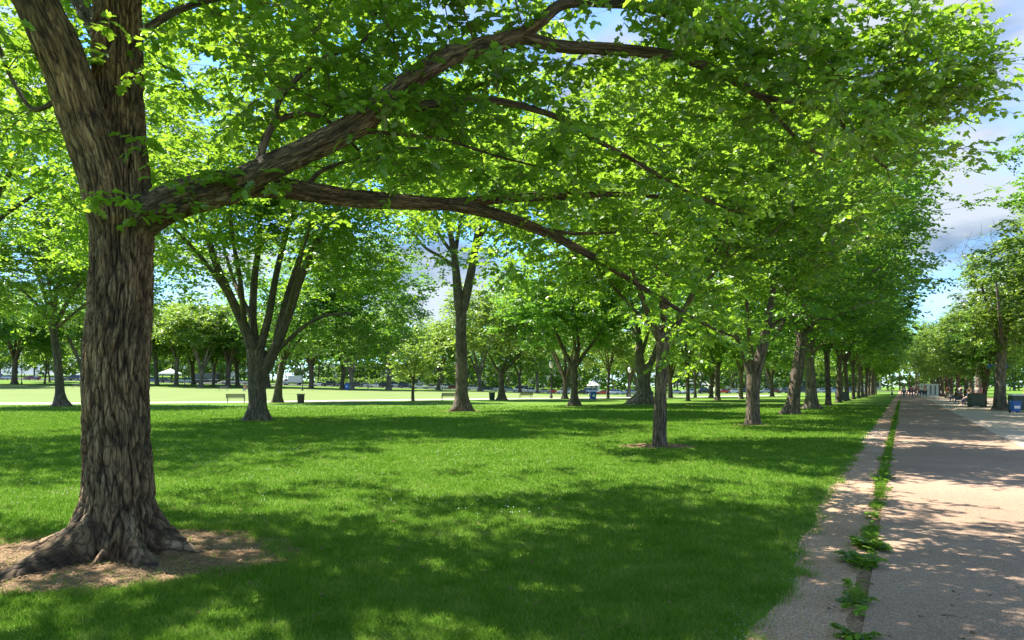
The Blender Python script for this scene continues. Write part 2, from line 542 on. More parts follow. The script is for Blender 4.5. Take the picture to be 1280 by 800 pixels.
# ------------------------------------------------------------------ tree machinery
def resample(pts, rad, step):
    pts = np.asarray(pts, float); rad = np.asarray(rad, float)
    # catmull-rom through the given points, then even steps
    n = len(pts)
    if n > 2:
        ext = np.vstack([2 * pts[0] - pts[1], pts, 2 * pts[-1] - pts[-2]])
        er = np.concatenate([[rad[0]], rad, [rad[-1]]])
        P_, Q_ = [], []
        for k in range(n - 1):
            p0, p1, p2, p3 = ext[k:k + 4]
            m = max(2, int(np.linalg.norm(p2 - p1) / step * 2) + 1)
            t = np.linspace(0, 1, m, endpoint=False)[:, None]
            P_.append(.5 * ((2 * p1) + (-p0 + p2) * t + (2 * p0 - 5 * p1 + 4 * p2 - p3) * t ** 2 + (-p0 + 3 * p1 - 3 * p2 + p3) * t ** 3))
            Q_.append(er[k + 1] + (er[k + 2] - er[k + 1]) * t[:, 0])
        pts = np.vstack(P_ + [pts[-1:]]); rad = np.concatenate(Q_ + [rad[-1:]])
    d = np.concatenate([[0], np.cumsum(np.linalg.norm(np.diff(pts, axis=0), axis=1))])
    m = max(2, int(d[-1] / step) + 1)
    s = np.linspace(0, d[-1], m)
    return np.stack([np.interp(s, d, pts[:, k]) for k in range(3)], -1), np.interp(s, d, rad)

def trunk_geo(g, pts, rad, sides, step, mat=0, roots=(), furrow=.02, fscale=.06, seed=0.0, base=True):
    """stem with furrowed bark and root flares; roots: (angle, reach, height, width)"""
    pts, rad = resample(pts, rad, step)
    n = len(pts)
    t = np.gradient(pts, axis=0); t /= np.linalg.norm(t, axis=1)[:, None]
    a = np.cross(t, np.array([0, 1, 0.0]))
    a /= np.linalg.norm(a, axis=1)[:, None]
    b = np.cross(t, a)
    if b[0][1] < 0: b = -b
    if a[0][0] < 0: a = -a
    th = np.linspace(0, 2 * math.pi, sides, endpoint=False)
    ln = np.concatenate([[0], np.cumsum(np.linalg.norm(np.diff(pts, axis=0), axis=1))])
    TH = np.tile(th, (n, 1)); L = np.tile(ln[:, None], (1, sides))
    Rr = np.repeat(rad[:, None], sides, 1)
    rm = rad.mean()
    # slow, uneven girth
    Rr = Rr * (1 + .06 * noise3(np.stack([np.cos(TH).ravel() * 1.2 + seed, np.sin(TH).ravel() * 1.2, L.ravel() * .8], -1)).reshape(n, sides))
    stretch = L.copy()
    for (ang, reach, h, w) in roots:
        wob = ang + .25 * np.sin(L * 3 + ang * 5)
        dth = (TH - wob + math.pi) % (2 * math.pi) - math.pi
        prof = np.clip(1 - L / h, 0, 1) ** 3.0
        ww = w * (.55 + .9 * np.clip(L / h, 0, 1))
        lobe = np.exp(-(dth / ww) ** 2)
        Rr = Rr + reach * prof * lobe
        stretch = stretch - reach * prof * lobe * .9
    if furrow > 0:
        q = np.stack([(np.cos(TH) * rm).ravel() / fscale + seed * 7, (np.sin(TH) * rm).ravel() / fscale, stretch.ravel() / (fscale * 8.5)], -1)
        warp = noise3(q * .5 + 31) * .9
        warp2 = noise3(q * .5 + 77) * .9
        qq = q + np.stack([warp, warp2, np.zeros_like(warp)], -1)
        nn = np.abs(noise3(qq))
        pl = smooth01(nn / .26)
        n2 = np.abs(noise3(qq * 2.3 + 5))
        pl = pl * .75 + .25 * smooth01(n2 / .3) + .12 * noise3(qq * 4)
        Rr = Rr + furrow * (pl.reshape(n, sides) - .75)
    plv = np.clip(pl, 0, 1) if furrow > 0 else np.ones(n * sides)
    ring = pts[:, None] + Rr[:, :, None] * (np.cos(TH)[:, :, None] * a[:, None] + np.sin(TH)[:, :, None] * b[:, None])
    bark = np.stack([np.cos(TH) * rm, np.sin(TH) * rm, stretch], -1)
    i = np.arange(n - 1)[:, None] * sides; j = np.arange(sides)[None]; j2 = (j + 1) % sides
    f = np.stack([i + j, i + j2, i + sides + j2, i + sides + j], -1).reshape(-1, 4)
    if np.dot(np.cross(a[0], b[0]), t[0]) < 0: f = f[:, ::-1]
    g.add(ring.reshape(-1, 3), f, mat, bark.reshape(-1, 3), plv)
    g.add(ring[-1], [list(range(sides))], mat, bark[-1])
    return pts, rad

class Skel:
    def __init__(self):
        self.p, self.par, self.fix, self.ok, self.lab = [], [], [], [], []
    def node(self, p, par, fix=np.nan, ok=True, lab=-1):
        self.p.append(np.asarray(p, float)); self.par.append(par); self.fix.append(fix); self.ok.append(ok); self.lab.append(lab)
        return len(self.p) - 1
    def limb(self, pts, r0, r1, step=.4, lab=0, free=0.15, trunk=False):
        rr = np.linspace(r0, r1, len(pts)) if np.isscalar(r0) else np.asarray(r0)
        q, qr = resample(pts, rr, step)
        if len(self.p) and not trunk:
            A = np.array(self.p)
            par = int(np.argmin(np.linalg.norm(A - q[0], axis=1)))
        else:
            par = -1
        for k in range(len(q)):
            par = self.node(q[k], par, qr[k], (k / len(q)) > free, lab)
        return par
    def grow(self, targets, rng, step=.5, up=.25, curve=.35):
        A = np.array(self.p); ok = np.array(self.ok)
        d0 = np.array([np.min(np.linalg.norm(A[ok] - c, axis=1)) for c in targets])
        order = np.argsort(d0)
        cap = len(A) + len(targets) * 24
        buf = np.zeros((cap, 3)); buf[:len(A)] = A
        okb = np.zeros(cap, bool); okb[:len(A)] = ok
        dirs = np.zeros((cap, 3))
        for k in range(len(A)):
            if self.par[k] >= 0:
                v = A[k] - A[self.par[k]]; dirs[k] = v / (np.linalg.norm(v) + 1e-9)
            else: dirs[k] = (0, 0, 1)
        n = len(A)
        tips = []
        for ti in order:
            c = targets[ti]
            v = c - buf[:n]
            d = np.linalg.norm(v, axis=1) + 1e-6
            cs = np.einsum('ij,ij->i', v, dirs[:n]) / d
            cost = d * (1.35 - .45 * cs) + up * np.clip(-v[:, 2], 0, None)
            cost[~okb[:n]] = 1e9
            k = int(np.argmin(cost))
            L = d[k]
            m = min(20, max(1, int(round(L / step))))
            ctrl = buf[k] + dirs[k] * L * curve + rng.normal(0, .06 * L, 3)
            par = k
            for q in range(1, m + 1):
                t = q / m
                p = (1 - t) ** 2 * buf[k] + 2 * t * (1 - t) * ctrl + t * t * c
                if q < m: p = p + rng.normal(0, .05 * step, 3)
                par2 = self.node(p, par)
                vv = p - buf[par]
                buf[n] = p; okb[n] = True; dirs[n] = vv / (np.linalg.norm(vv) + 1e-9)
                n += 1
                par = par2
            tips.append(par)
        self.dirs = dirs[:n]
        return tips
    def radii(self, tip=.005, ex=2.3):
        n = len(self.p)
        s = np.zeros(n); r = np.zeros(n)
        for k in range(n - 1, -1, -1):
            rr = s[k] ** (1 / ex) if s[k] > 0 else tip
            if not math.isnan(self.fix[k]): rr = self.fix[k]
            r[k] = rr
            if self.par[k] >= 0 and (math.isnan(self.fix[self.par[k]])): s[self.par[k]] += max(rr, tip) ** ex
        for k in range(n):
            p = self.par[k]
            if p >= 0 and math.isnan(self.fix[k]): r[k] = min(r[k], r[p] * .93)
        return r
    def chains(self, r):
        n = len(self.p)
        kids = [[] for _ in range(n)]
        for k in range(n):
            if self.par[k] >= 0: kids[self.par[k]].append(k)
        out_ = []
        stack = [(k, False) for k in range(n) if self.par[k] < 0]
        while stack:
            k, _ = stack.pop()
            ch = [self.par[k]] if self.par[k] >= 0 else []
            cur = k
            while True:
                ch.append(cur)
                if not kids[cur]: break
                same = [x for x in kids[cur] if self.lab[x] == self.lab[cur] and self.lab[cur] >= 0]
                nxt = same[0] if same else (max(kids[cur], key=lambda x: r[x]) if self.lab[cur] < 0 else None)
                for x in kids[cur]:
                    if x != nxt: stack.append((x, True))
                if nxt is None: break
                cur = nxt
            out_.append(ch)
        return out_

LEAF6 = np.array([(0, 0, 0), (.30, .40, .07), (.72, .30, .02), (1, 0, -.12), (.72, -.30, .02), (.30, -.40, .07)])
F6 = np.array([(0, 1, 2, 3), (0, 3, 4, 5)])
LEAF4 = np.array([(0, 0, 0), (.45, .38, .08), (1, 0, -.1), (.45, -.38, .08)])
F4 = np.array([(0, 1, 2, 3)])

LEAFL = np.array([(0, 0, 0), (.10, .26, .05), (.30, .20, .05), (.42, .46, .06), (.60, .22, .03), (.80, .27, -.02), (1.05, 0, -.16), (.10, -.26, .05), (.30, -.20, .05), (.42, -.46, .06), (.60, -.22, .03), (.80, -.27, -.02)])
FL = np.array([(0, 6, 5, 4, 3, 2, 1), (0, 7, 8, 9, 10, 11, 6)])
def leaf_block(g, pos, axis, normal, size, rng, mat, shape6, rnd0=None):
    n = len(pos)
    ax = axis / (np.linalg.norm(axis, axis=1)[:, None] + 1e-9)
    no = normal - ax * np.einsum('ij,ij->i', normal, ax)[:, None]
    no /= np.linalg.norm(no, axis=1)[:, None] + 1e-9
    si = np.cross(no, ax)
    T, F = (LEAFL, FL) if shape6 == 2 else ((LEAF6, F6) if shape6 else (LEAF4, F4))
    V = pos[:, None] + size[:, None, None] * (T[None, :, :1] * ax[:, None] + T[None, :, 1:2] * si[:, None] + T[None, :, 2:] * no[:, None])
    k = len(T)
    f = (np.arange(n)[:, None, None] * k + F[None]).reshape(-1, F.shape[1])
    rnd = np.repeat(np.clip(rng.normal(.4, .18, n) if rnd0 is None else rnd0, 0, .85), k)
    g.add(V.reshape(-1, 3), f, mat, None, rnd)

def foliage(g, tips, dirs, rng, K=6, J=7, L=.55, size=.1, mat=0, shape6=True, twigs=None, droop=.18, flat=.32, tilt=.42):
    """leafy sprays: K side twigs at every tip, J leaves on either side of each"""
    N = len(tips)
    az = rng.uniform(0, 2 * math.pi, (N, 1)) + np.arange(K)[None] * 2.4 + rng.normal(0, .25, (N, K))
    el = rng.normal(.05, flat, (N, K))
    D = np.stack([np.cos(az) * np.cos(el), np.sin(az) * np.cos(el), np.sin(el)], -1)
    D = D + dirs[:, None] * .35
    D /= np.linalg.norm(D, axis=2)[:, :, None]
    LL = L * rng.uniform(.55, 1.25, (N, K))
    base = tips[:, None] + rng.normal(0, .10 * L, (N, K, 3))
    t = (np.arange(J) + .6) / J
    t = t[None, None] + rng.normal(0, .03, (N, K, J))
    pos = base[:, :, None] + D[:, :, None] * (LL[:, :, None] * t)[..., None]
    pos[..., 2] -= droop * (t ** 2) * LL[:, :, None]
    side = np.cross(D, np.array([0, 0, 1.0])); side /= np.linalg.norm(side, axis=2)[:, :, None] + 1e-9
    sg = np.where(np.arange(J) % 2 == 0, 1, -1)[None, None, :, None]
    ax = D[:, :, None] * rng.uniform(.3, .9, (N, K, J, 1)) + side[:, :, None] * sg * rng.uniform(.5, 1.1, (N, K, J, 1)) + rng.normal(0, .22, (N, K, J, 3))
    ax[..., 2] -= .22
    no = rng.normal(0, tilt, (N, K, J, 3)); no[..., 2] += 1
    sz = size * np.clip(rng.normal(1, .30, N * K * J), .4, 1.7)
    clump = noise3(tips * .7 + 11) * .22 + rng.normal(0, .06, N)
    r0 = np.repeat(.42 + clump, K * J) + rng.normal(0, .13, N * K * J)
    leaf_block(g, pos.reshape(-1, 3), ax.reshape(-1, 3), no.reshape(-1, 3), sz, rng, mat, shape6, r0)
    if twigs is not None:
        e = base + D * LL[..., None]; e[..., 2] -= droop * LL
        s = np.broadcast_to(tips[:, None], base.shape).reshape(-1, 3); e = e.reshape(-1, 3)
        m = (s + e) / 2; m[:, 2] += .06 * L
        v = e - s; v /= np.linalg.norm(v, axis=1)[:, None] + 1e-9
        a = np.cross(v, [0.1, .2, 1.0]); a /= np.linalg.norm(a, axis=1)[:, None]; b = np.cross(v, a)
        w0 = .0035
        rings = []
        for (c, w) in ((s, w0), (m, w0 * .75), (e, w0 * .3)):
            for ph in (0, 2.094, 4.189):
                rings.append(c + w * (math.cos(ph) * a + math.sin(ph) * b))
        V = np.stack(rings, 1)
        F = np.array([(i + j, i + (j + 1) % 3, i + 3 + (j + 1) % 3, i + 3 + j) for i in (0, 3) for j in range(3)])
        f = (np.arange(len(s))[:, None, None] * 9 + F[None]).reshape(-1, 4)
        g.add(V.reshape(-1, 3), f, twigs)

def crown_pts(n, center, radii, rng, low=-.5, scale=None, thr=-.05, shell=2.0, keep=None, seed=0.0, under=.35):
    """random points in a lobed, gappy crown"""
    c = np.asarray(center, float); rr = np.asarray(radii, float)
    scale = scale or rr[0] * .42
    got = []
    cnt = 0
    while cnt < n:
        m = n * 6
        d = rng.normal(size=(m, 3)); d /= np.linalg.norm(d, axis=1)[:, None]
        lob = 1 + .22 * noise3(d * 1.9 + seed)
        r = rng.uniform(0, 1, m) ** (1 / shell) * lob
        q = d * r[:, None]
        ok = q[:, 2] > low - under * (1 - np.clip(np.hypot(q[:, 0], q[:, 1]), 0, 1) ** 2) * 0 + .18 * noise3(np.stack([q[:, 0] * 3, q[:, 1] * 3, np.full(m, seed)], -1))
        ok &= ~((q[:, 2] < low + under) & (np.hypot(q[:, 0], q[:, 1]) < .35))
        p = c + q * rr
        ok &= noise3(p / scale + seed * 3.1) > thr
        if keep is not None: ok &= keep(p)
        got.append(p[ok]); cnt += int(ok.sum())
    return np.vstack(got)[:n]

def make_tree(name, base, trunk, trunk_r, limbs, targets, rng, leafspec, bark=None, leafm=None, tsides=26, roots=None,
              furrow=.02, fscale=.07, step=.5, twig_mesh=False, thr_r=.022, tip=.006, tstep=.16):
    """empty > trunk (stem and limbs) + crown (leaves and twigs). all points local to base"""
    root = empty(name, base)
    bark = bark or BARK; leafm = leafm or LEAF
    sk = Skel()
    tp = np.asarray(trunk, float)
    sk.limb(tp, trunk_r if not np.isscalar(trunk_r) else trunk_r, None, step=.3, lab=100, free=.75, trunk=True)
    for k, (pts, r0, r1) in enumerate(limbs):
        sk.limb(pts, r0, r1, step=.4, lab=k, free=.2)
    tips = sk.grow(targets, rng, step=step)
    r = sk.radii(tip=tip)
    ch = sk.chains(r)
    g = Geo(); gc = Geo()
    if roots is None:
        roots = [(a + rng.uniform(-.3, .3), trunk_r[0] * rng.uniform(.7, 1.3), trunk_r[0] * rng.uniform(1.6, 2.6), .38) for a in np.arange(5) * 1.257 + rng.uniform(0, 6)]
    trunk_geo(g, tp, trunk_r, tsides, tstep, 0, roots, furrow, fscale, seed=rng.uniform(0, 50))
    Pn = np.array(sk.p)
    for c in ch:
        if sk.lab[c[-1]] == 100: continue
        rr = r[c].copy()
        if len(c) > 1 and sk.par[c[1]] == c[0]: rr[0] = min(rr[0], rr[1] * 1.15)
        big = rr.max() > thr_r
        if big:
            q, qr = resample(Pn[c], rr, .3 if rr.max() < .08 else .18)
            tube_geo(g, q, qr, 12 if rr.max() > .08 else 7, 0)
        else:
            tube_geo(gc, Pn[c], rr, 4 if rr.max() > .012 else 3, 0)
    T = Pn[tips]; D = sk.dirs[tips]
    foliage(gc, T, D, rng, mat=1, twigs=0 if twig_mesh else None, **leafspec)
    # leaves along thin branches too
    g.build('trunk', bark, root, smooth=True, bark=True)
    gc.build('crown', [bark, leafm], root, smooth=False, bark=True, rnd=True)
    return root

# ------------------------------------------------------------------ the big foreground elm
def L_(pts):
    return [P(*p) - MAIN for p in pts]

def build_main_tree():
    rng = np.random.default_rng(5)
    root = empty('elm_tree', tuple(MAIN))
    tag(root, 'huge furrowed elm with spreading roots in bare soil, its limbs arching over the lawn', 'tree')
    sk = Skel()
    trunk = L_([(149, 700, 6.8), (149, 650, 6.8), (148, 600, 6.8), (146, 500, 6.8), (149, 400, 6.8), (152, 320, 6.82), (154, 260, 6.85),
                (150, 180, 6.9), (148, 100, 6.95), (146, 0, 7.0), (142, -150, 7.1), (150, -320, 7.2)])
    trunk[0][2] = -.12
    tr = [.33, .325, .31, .29, .278, .268, .28, .235, .225, .215, .19, .13]
    s1 = L_([(150, 330, 6.8), (136, 270, 6.72), (126, 215, 6.65), (104, 150, 6.52), (88, 100, 6.42), (68, 50, 6.32), (44, 0, 6.22), (0, -90, 6.1), (-70, -220, 6.0)])
    s1r = [.16, .19, .205, .205, .2, .195, .185, .16, .12]
    limbs = {
        'A0': (L_([(150, 300, 6.83), (185, 268, 6.8), (225, 248, 6.75), (290, 233, 6.65)]), .19, .17),
        'A': (L_([(290, 233, 6.65), (340, 208, 6.5), (400, 180, 6.5), (455, 150, 6.5), (500, 110, 6.5), (560, 70, 6.6), (610, 57, 6.7), (650, 45, 6.8)]), .125, .078),
        'A1': (L_([(650, 45, 6.8), (682, 22, 6.8), (706, 4, 6.85), (760, 3, 7.0), (810, 10, 7.1), (870, 32, 7.3), (940, 62, 7.5), (1000, 83, 7.7), (1060, 97, 7.8), (1140, 103, 8.0)]), .065, .012),
        'A2': (L_([(650, 45, 6.8), (700, 58, 6.9), (760, 61, 7.0), (830, 68, 7.1), (875, 80, 7.2), (920, 102, 7.4), (955, 122, 7.5), (1000, 128, 7.6), (1040, 143, 7.8), (1072, 178, 8.0), (1108, 210, 8.2)]), .07, .012),
        'A3': (L_([(955, 122, 7.5), (975, 150, 7.6), (1010, 185, 7.8), (1052, 203, 8.0)]), .03, .01),
        'B': (L_([(290, 233, 6.65), (330, 233, 6.9), (380, 239, 7.1), (440, 248, 7.3), (500, 252, 7.5), (560, 255, 7.7), (620, 249, 7.9), (700, 245, 8.2), (780, 243, 8.5), (850, 248, 8.8)]), .122, .02),
        'B2': (L_([(560, 255, 7.7), (620, 268, 7.9), (680, 290, 8.3), (730, 315, 8.7), (780, 345, 9.2), (830, 376, 9.7), (880, 405, 10.2), (925, 424, 10.8)]), .075, .012),
        'B3': (L_([(665, 284, 8.2), (720, 292, 8.6), (800, 290, 9.0), (860, 300, 9.5)]), .03, .01),
        'C': (L_([(478, 130, 6.5), (520, 134, 6.6), (560, 127, 6.7), (610, 125, 6.9), (650, 132, 7.0), (700, 148, 7.1), (740, 172, 7.3), (800, 205, 7.6), (850, 235, 7.9), (920, 265, 8.2)]), .05, .012),
        'D': (L_([(322, 215, 6.5), (327, 188, 6.5), (342, 156, 6.6), (375, 142, 6.75), (412, 152, 6.95), (450, 190, 7.3)]), .045, .015),
        'D2': (L_([(342, 156, 6.6), (352, 120, 6.7), (400, 75, 6.9), (455, 52, 7.1), (470, 10, 7.2), (500, -60, 7.3)]), .03, .015),
        'E': (L_([(440, 163, 6.5), (500, 168, 6.9), (560, 176, 7.2), (620, 195, 7.6), (700, 215, 8.0)]), .022, .01),
        'F': (L_([(380, 239, 7.1), (400, 215, 7.6), (440, 200, 8.2), (500, 185, 9.0), (580, 190, 10.0)]), .03, .01),
        'G': (L_([(88, 100, 6.42), (50, 140, 6.5), (15, 100, 6.6), (-10, 30, 6.7)]), .03, .012),
        'H': (L_([(148, -60, 7.05), (260, -110, 7.2), (420, -170, 7.6), (600, -210, 8.0), (800, -240, 8.4)]), .11, .05),
        'I': (L_([(148, 90, 6.95), (110, 20, 7.6), (60, -60, 8.6), (0, -120, 10.0), (-120, -140, 12)]), .1, .04),
        'J': (L_([(-20, -130, 6.1), (-160, -260, 5.6), (-360, -460, 4.9), (-600, -900, 4.0)]), .1, .04),
        'K': (L_([(150, -30, 7.0), (230, -160, 6.2), (350, -420, 5.2), (520, -900, 4.0), (700, -1700, 2.8)]), .1, .035),
        'M': (L_([(150, 60, 7.0), (230, 10, 7.8), (330, -10, 9.2), (430, 0, 10.8), (500, 20, 12.6)]), .045, .02),
    }
    sk.limb(trunk, tr, None, step=.3, lab=100, free=.55, trunk=True)
    sk.limb(s1, s1r, None, step=.3, lab=101, free=.5)
    names = list(limbs)
    for k, nme in enumerate(names):
        pts, r0, r1 = limbs[nme]
        sk.limb(pts, r0, r1, step=.25, lab=k, free=.55 if nme in ('A0',) else .12)
    # leaf targets: along the traced limbs and in the dome above
    tg = []
    for nme in names:
        if nme in ('A0',): continue
        pts = np.array(limbs[nme][0])
        q, _ = resample(pts, np.ones(len(pts)), .2)
        f0 = {'A': .35, 'B': .25, 'H': .3}.get(nme, .25)
        q = q[int(len(q) * f0):]
        rep = {'A': 3, 'B': 1, 'B2': 2, 'A1': 3, 'A2': 4, 'A3': 3, 'B3': 3, 'C': 3, 'G': 3}.get(nme, 2)
        for _k in range(rep):
            o = rng.normal(0, 1, q.shape) * np.array([.45, .55, .35]); o[:, 2] += .12
            if nme in ('A', 'B'): o[:, 2] += .35
            tg.append(q + o)
    tg = np.vstack(tg)
    def keep(p):
        w = p + MAIN
        zl = 4.15 + .35 * np.clip(7.2 - w[:, 1], 0, None) + .45 * np.clip(w[:, 0] - 3.3, 0, None) + .14 * np.clip(w[:, 1] - 8, 0, None)
        zl = zl + .5 * noise3(np.stack([w[:, 0] * .5, w[:, 1] * .5, np.zeros(len(w))], -1))
        ok = (w[:, 2] > zl)
        ok &= w[:, 0] < 3.5 + .15 * (w[:, 1] - 4)
        ok &= (w[:, 0] < .5) | (noise3(w * .9 + 40) > .05)
        ok &= np.hypot(w[:, 0] - MAIN[0], w[:, 1] - MAIN[1]) > .9
        return ok
    dome = crown_pts(1150, np.array([-3.1, 7.0, 6.6]) - MAIN, (9.7, 8.0, 5.2), rng, low=-.6, thr=.0, shell=2.2, keep=keep, seed=2.0, scale=2.0)
    # sprays at the right end of the limbs, against the sky
    e = []
    for (u, v, d) in [(1140, 60, 7.7), (1180, 80, 7.8), (1215, 95, 7.8), (1240, 85, 7.7), (1225, 60, 7.6), (1195, 120, 8.0), (1170, 150, 8.0), (1150, 130, 7.9), (1130, 110, 7.8),
                      (1120, 40, 7.6), (1090, 20, 7.5), (1160, 35, 7.6), (1100, 180, 8.2), (1080, 150, 8.1), (1180, 55, 7.5), (1110, 80, 7.7), (1060, 60, 7.6), (1030, 30, 7.4), (980, 20, 7.3)]:
        for _k in range(3): e.append(P(u, v, d) - MAIN + rng.normal(0, .13, 3))
    targets = np.vstack([tg, dome, np.array(e)])
    rim = np.hypot(targets[:, 0], targets[:, 1])
    tips = sk.grow(targets, rng, step=.35, curve=.3)
    r = sk.radii(tip=.0045)
    ch = sk.chains(r)
    Pn = np.array(sk.p)
    # trunk with roots
    g = Geo()
    D2 = math.radians
    roots = [(D2(190), .85, .9, .20), (D2(208), .6, .9, .24), (D2(232), .9, .9, .22), (D2(262), .72, .85, .24), (D2(281), .55, .6, .14), (D2(306), .85, .85, .24),
             (D2(328), .4, .6, .2), (D2(356), .95, .85, .17), (D2(25), .5, .7, .25), (D2(70), .6, .7, .3), (D2(115), .6, .7, .3), (D2(155), .6, .75, .25)]
    trunk_geo(g, trunk, tr, 300, .013, 0, roots, furrow=.05, fscale=.05, seed=3.0)
    g.build('trunk', BARK_STEM, root, smooth=True, bark=True, rnd=True)
    g = Geo(); trunk_geo(g, s1, s1r, 160, .02, 0, (), furrow=.026, fscale=.055, seed=9.0)
    g.build('limb', BARK_STEM, root, smooth=True, bark=True, rnd=True)
    gc = Geo()
    thin = {}
    for c in ch:
        lab = sk.lab[c[-1]]
        if lab in (100, 101): continue
        rr = r[c].copy()
        if sk.par[c[1]] == c[0] if len(c) > 1 else False: rr[0] = min(rr[0], rr[1] * 1.1)
        if lab >= 0:
            q, qr = resample(Pn[c], rr, .02 if rr.max() > .05 else .05)
            g = Geo()
            if rr.max() > .05:
                off = noise3(np.stack([q[:, 0] * 1.3, q[:, 1] * 1.3, q[:, 2] * 1.3 + lab], -1))
                qr = qr * (1 + .10 * off)
                # knobbly bark on the limb
                tube_bark(g, q, qr, 64 if rr.max() > .09 else 36, .022 if rr.max() > .09 else .012, lab * 3.3)
            else:
                tube_geo(g, q, qr, 9, 0)
            g.build('limb', BARK_MAIN, root, smooth=True, bark=True)
        elif rr.max() > .016:
            q, qr = resample(Pn[c], rr, .12)
            tube_geo(gc, q, qr, 7, 0)
        else:
            tube_geo(gc, Pn[c], rr, 4 if rr.max() > .009 else 3, 0)
    T = Pn[tips]; D = sk.dirs[tips]
    foliage(gc, T, D, rng, K=6, J=9, L=.42, size=.082, mat=1, shape6=2, twigs=0, tilt=.55)
    # small leafy shoots on the trunk at the crotch
    sh = []
    for (u, v, d) in [(228, 228, 6.4), (250, 222, 6.4), (270, 228, 6.35), (300, 222, 6.4), (200, 250, 6.45), (180, 262, 6.45), (160, 250, 6.3), (125, 245, 6.3), (330, 225, 6.4),
                      (215, 240, 6.4), (240, 245, 6.4), (170, 105, 6.5), (195, 60, 6.4), (185, 178, 6.6), (140, 30, 6.3), (480, 90, 6.3), (505, 110, 6.3), (540, 85, 6.35), (520, 60, 6.4), (455, 105, 6.3),
                      (500, 135, 6.3), (560, 105, 6.4), (590, 120, 6.5), (430, 125, 6.3), (225, 105, 6.4), (250, 85, 6.4)]:
        for _k in range(1): sh.append(P(u, v, d) - MAIN + rng.normal(0, .06, 3))
    foliage(gc, np.array(sh), np.tile([[0, -.3, .2]], (len(sh), 1)), rng, K=4, J=5, L=.26, size=.09, mat=1, shape6=2, twigs=0)
    gc.build('crown', [BARK_MAIN, LEAF], root, smooth=False, bark=True, rnd=True)
    return root

def tube_bark(g, pts, rad, sides, depth, seed):
    n = len(pts)
    t = np.gradient(pts, axis=0); t /= np.linalg.norm(t, axis=1)[:, None] + 1e-9
    a = np.cross(t, np.array([0, 1.0, .05])); a /= np.linalg.norm(a, axis=1)[:, None] + 1e-9
    b = np.cross(t, a)
    th = np.linspace(0, 2 * math.pi, sides, endpoint=False)
    ln = np.concatenate([[0], np.cumsum(np.linalg.norm(np.diff(pts, axis=0), axis=1))])
    TH = np.tile(th, (n, 1)); L = np.tile(ln[:, None], (1, sides)); rm = .1
    q = np.stack([(np.cos(TH) * rm).ravel() / .035 + seed, (np.sin(TH) * rm).ravel() / .035, L.ravel() / .16], -1)
    nn = np.abs(noise3(q + noise3(q * .6)[:, None] * .7))
    Rr = rad[:, None] + (smooth01(nn / .3).reshape(n, sides) - .7) * depth * np.clip(rad[:, None] / .1, .4, 1)
    ring = pts[:, None] + Rr[:, :, None] * (np.cos(TH)[:, :, None] * a[:, None] + np.sin(TH)[:, :, None] * b[:, None])
    bark = np.stack([np.cos(TH) * rm, np.sin(TH) * rm, L], -1)
    i = np.arange(n - 1)[:, None] * sides; j = np.arange(sides)[None]; j2 = (j + 1) % sides
    f = np.stack([i + j, i + j2, i + sides + j2, i + sides + j], -1).reshape(-1, 4)
    g.add(ring.reshape(-1, 3), f, 0, bark.reshape(-1, 3))
    g.add(ring[-1], [list(range(sides))], 0, bark[-1])

build_main_tree()

# ------------------------------------------------------------------ traced trees of the park
def px_tree(name, base_uvd, trunk_px, trunk_w, limb_px, crown, label, cat='tree', group=None, seed=1, leafm=None, bark=None,
            spec=None, n=500, depth_spread=.5, twig=False, **kw):
    """trunk_px: list of (u,v); limbs: list of ([(u,v,dd)...], r0, r1) with dd metres nearer/farther than the trunk"""
    u0, v0, d = base_uvd
    x, y, z = spot(u0, d)
    base = np.array([x, y, z])
    rng = np.random.default_rng(seed)
    tp = [P(u, v, d) - base for (u, v) in trunk_px]
    tp = [np.array([tp[0][0], tp[0][1], -.15])] + tp[1:]
    m = d / FPX
    tr = [w * m / 2 for w in trunk_w]
    limbs = [([P(u, v, d + dd) - base for (u, v, dd) in pts], r0, r1) for (pts, r0, r1) in limb_px]
    tg = crown_pts(n, crown['c'], crown['r'], rng, low=crown.get('low', -.5), thr=crown.get('thr', -.05), shell=crown.get('shell', 2.0),
                   seed=seed * 1.7, scale=crown.get('scale'), under=crown.get('under', .3))
    o = make_tree(name, tuple(base), tp, tr, limbs, tg, rng, spec, bark=bark, leafm=leafm, **kw)
    tag(o, label, cat, group)
    return o

ROWG = 'elms planted in rows across the lawn'
# slender elm at the right of the lawn, 19 m away
px_tree('elm_tree', (824, 558, 18.8), [(824, 558), (825, 520), (826, 480), (828, 445), (829, 425)], [19, 16, 15, 15.5, 18],
        [([(827, 428, 0), (815, 405, -.2), (802, 370, -.5), (785, 320, -.8), (770, 260, -1)], .12, .03),
         ([(829, 425, 0), (829, 390, .2), (834, 345, .5), (842, 280, .8), (850, 200, 1)], .12, .03),
         ([(831, 430, 0), (847, 405, .2), (862, 375, .5), (890, 320, 1.2), (930, 260, 1.8)], .12, .03),
         ([(828, 412, 0), (850, 392, -1), (885, 350, -2.3), (925, 310, -3.2)], .07, .02),
         ([(828, 415, 0), (800, 395, 1), (760, 350, 2.3), (720, 300, 3)], .07, .02),
         ([(829, 400, 0), (825, 370, -1.3), (820, 320, -3), (815, 270, -4)], .07, .02),
         ([(829, 400, 0), (838, 370, 1.3), (850, 320, 3), (870, 270, 4)], .07, .02)],
        dict(c=(.4, 0, 6.4), r=(5.5, 5.2, 4.1), low=-.5, thr=-.1, shell=2.2, scale=2.0),
        'slim grey elm with a bright crown, nearest of the path row after the huge one', group=ROWG, seed=11, leafm=LEAF,
        spec=dict(K=6, J=7, L=.55, size=.12, shape6=True), n=1250, thr_r=.02, twig_mesh=True)
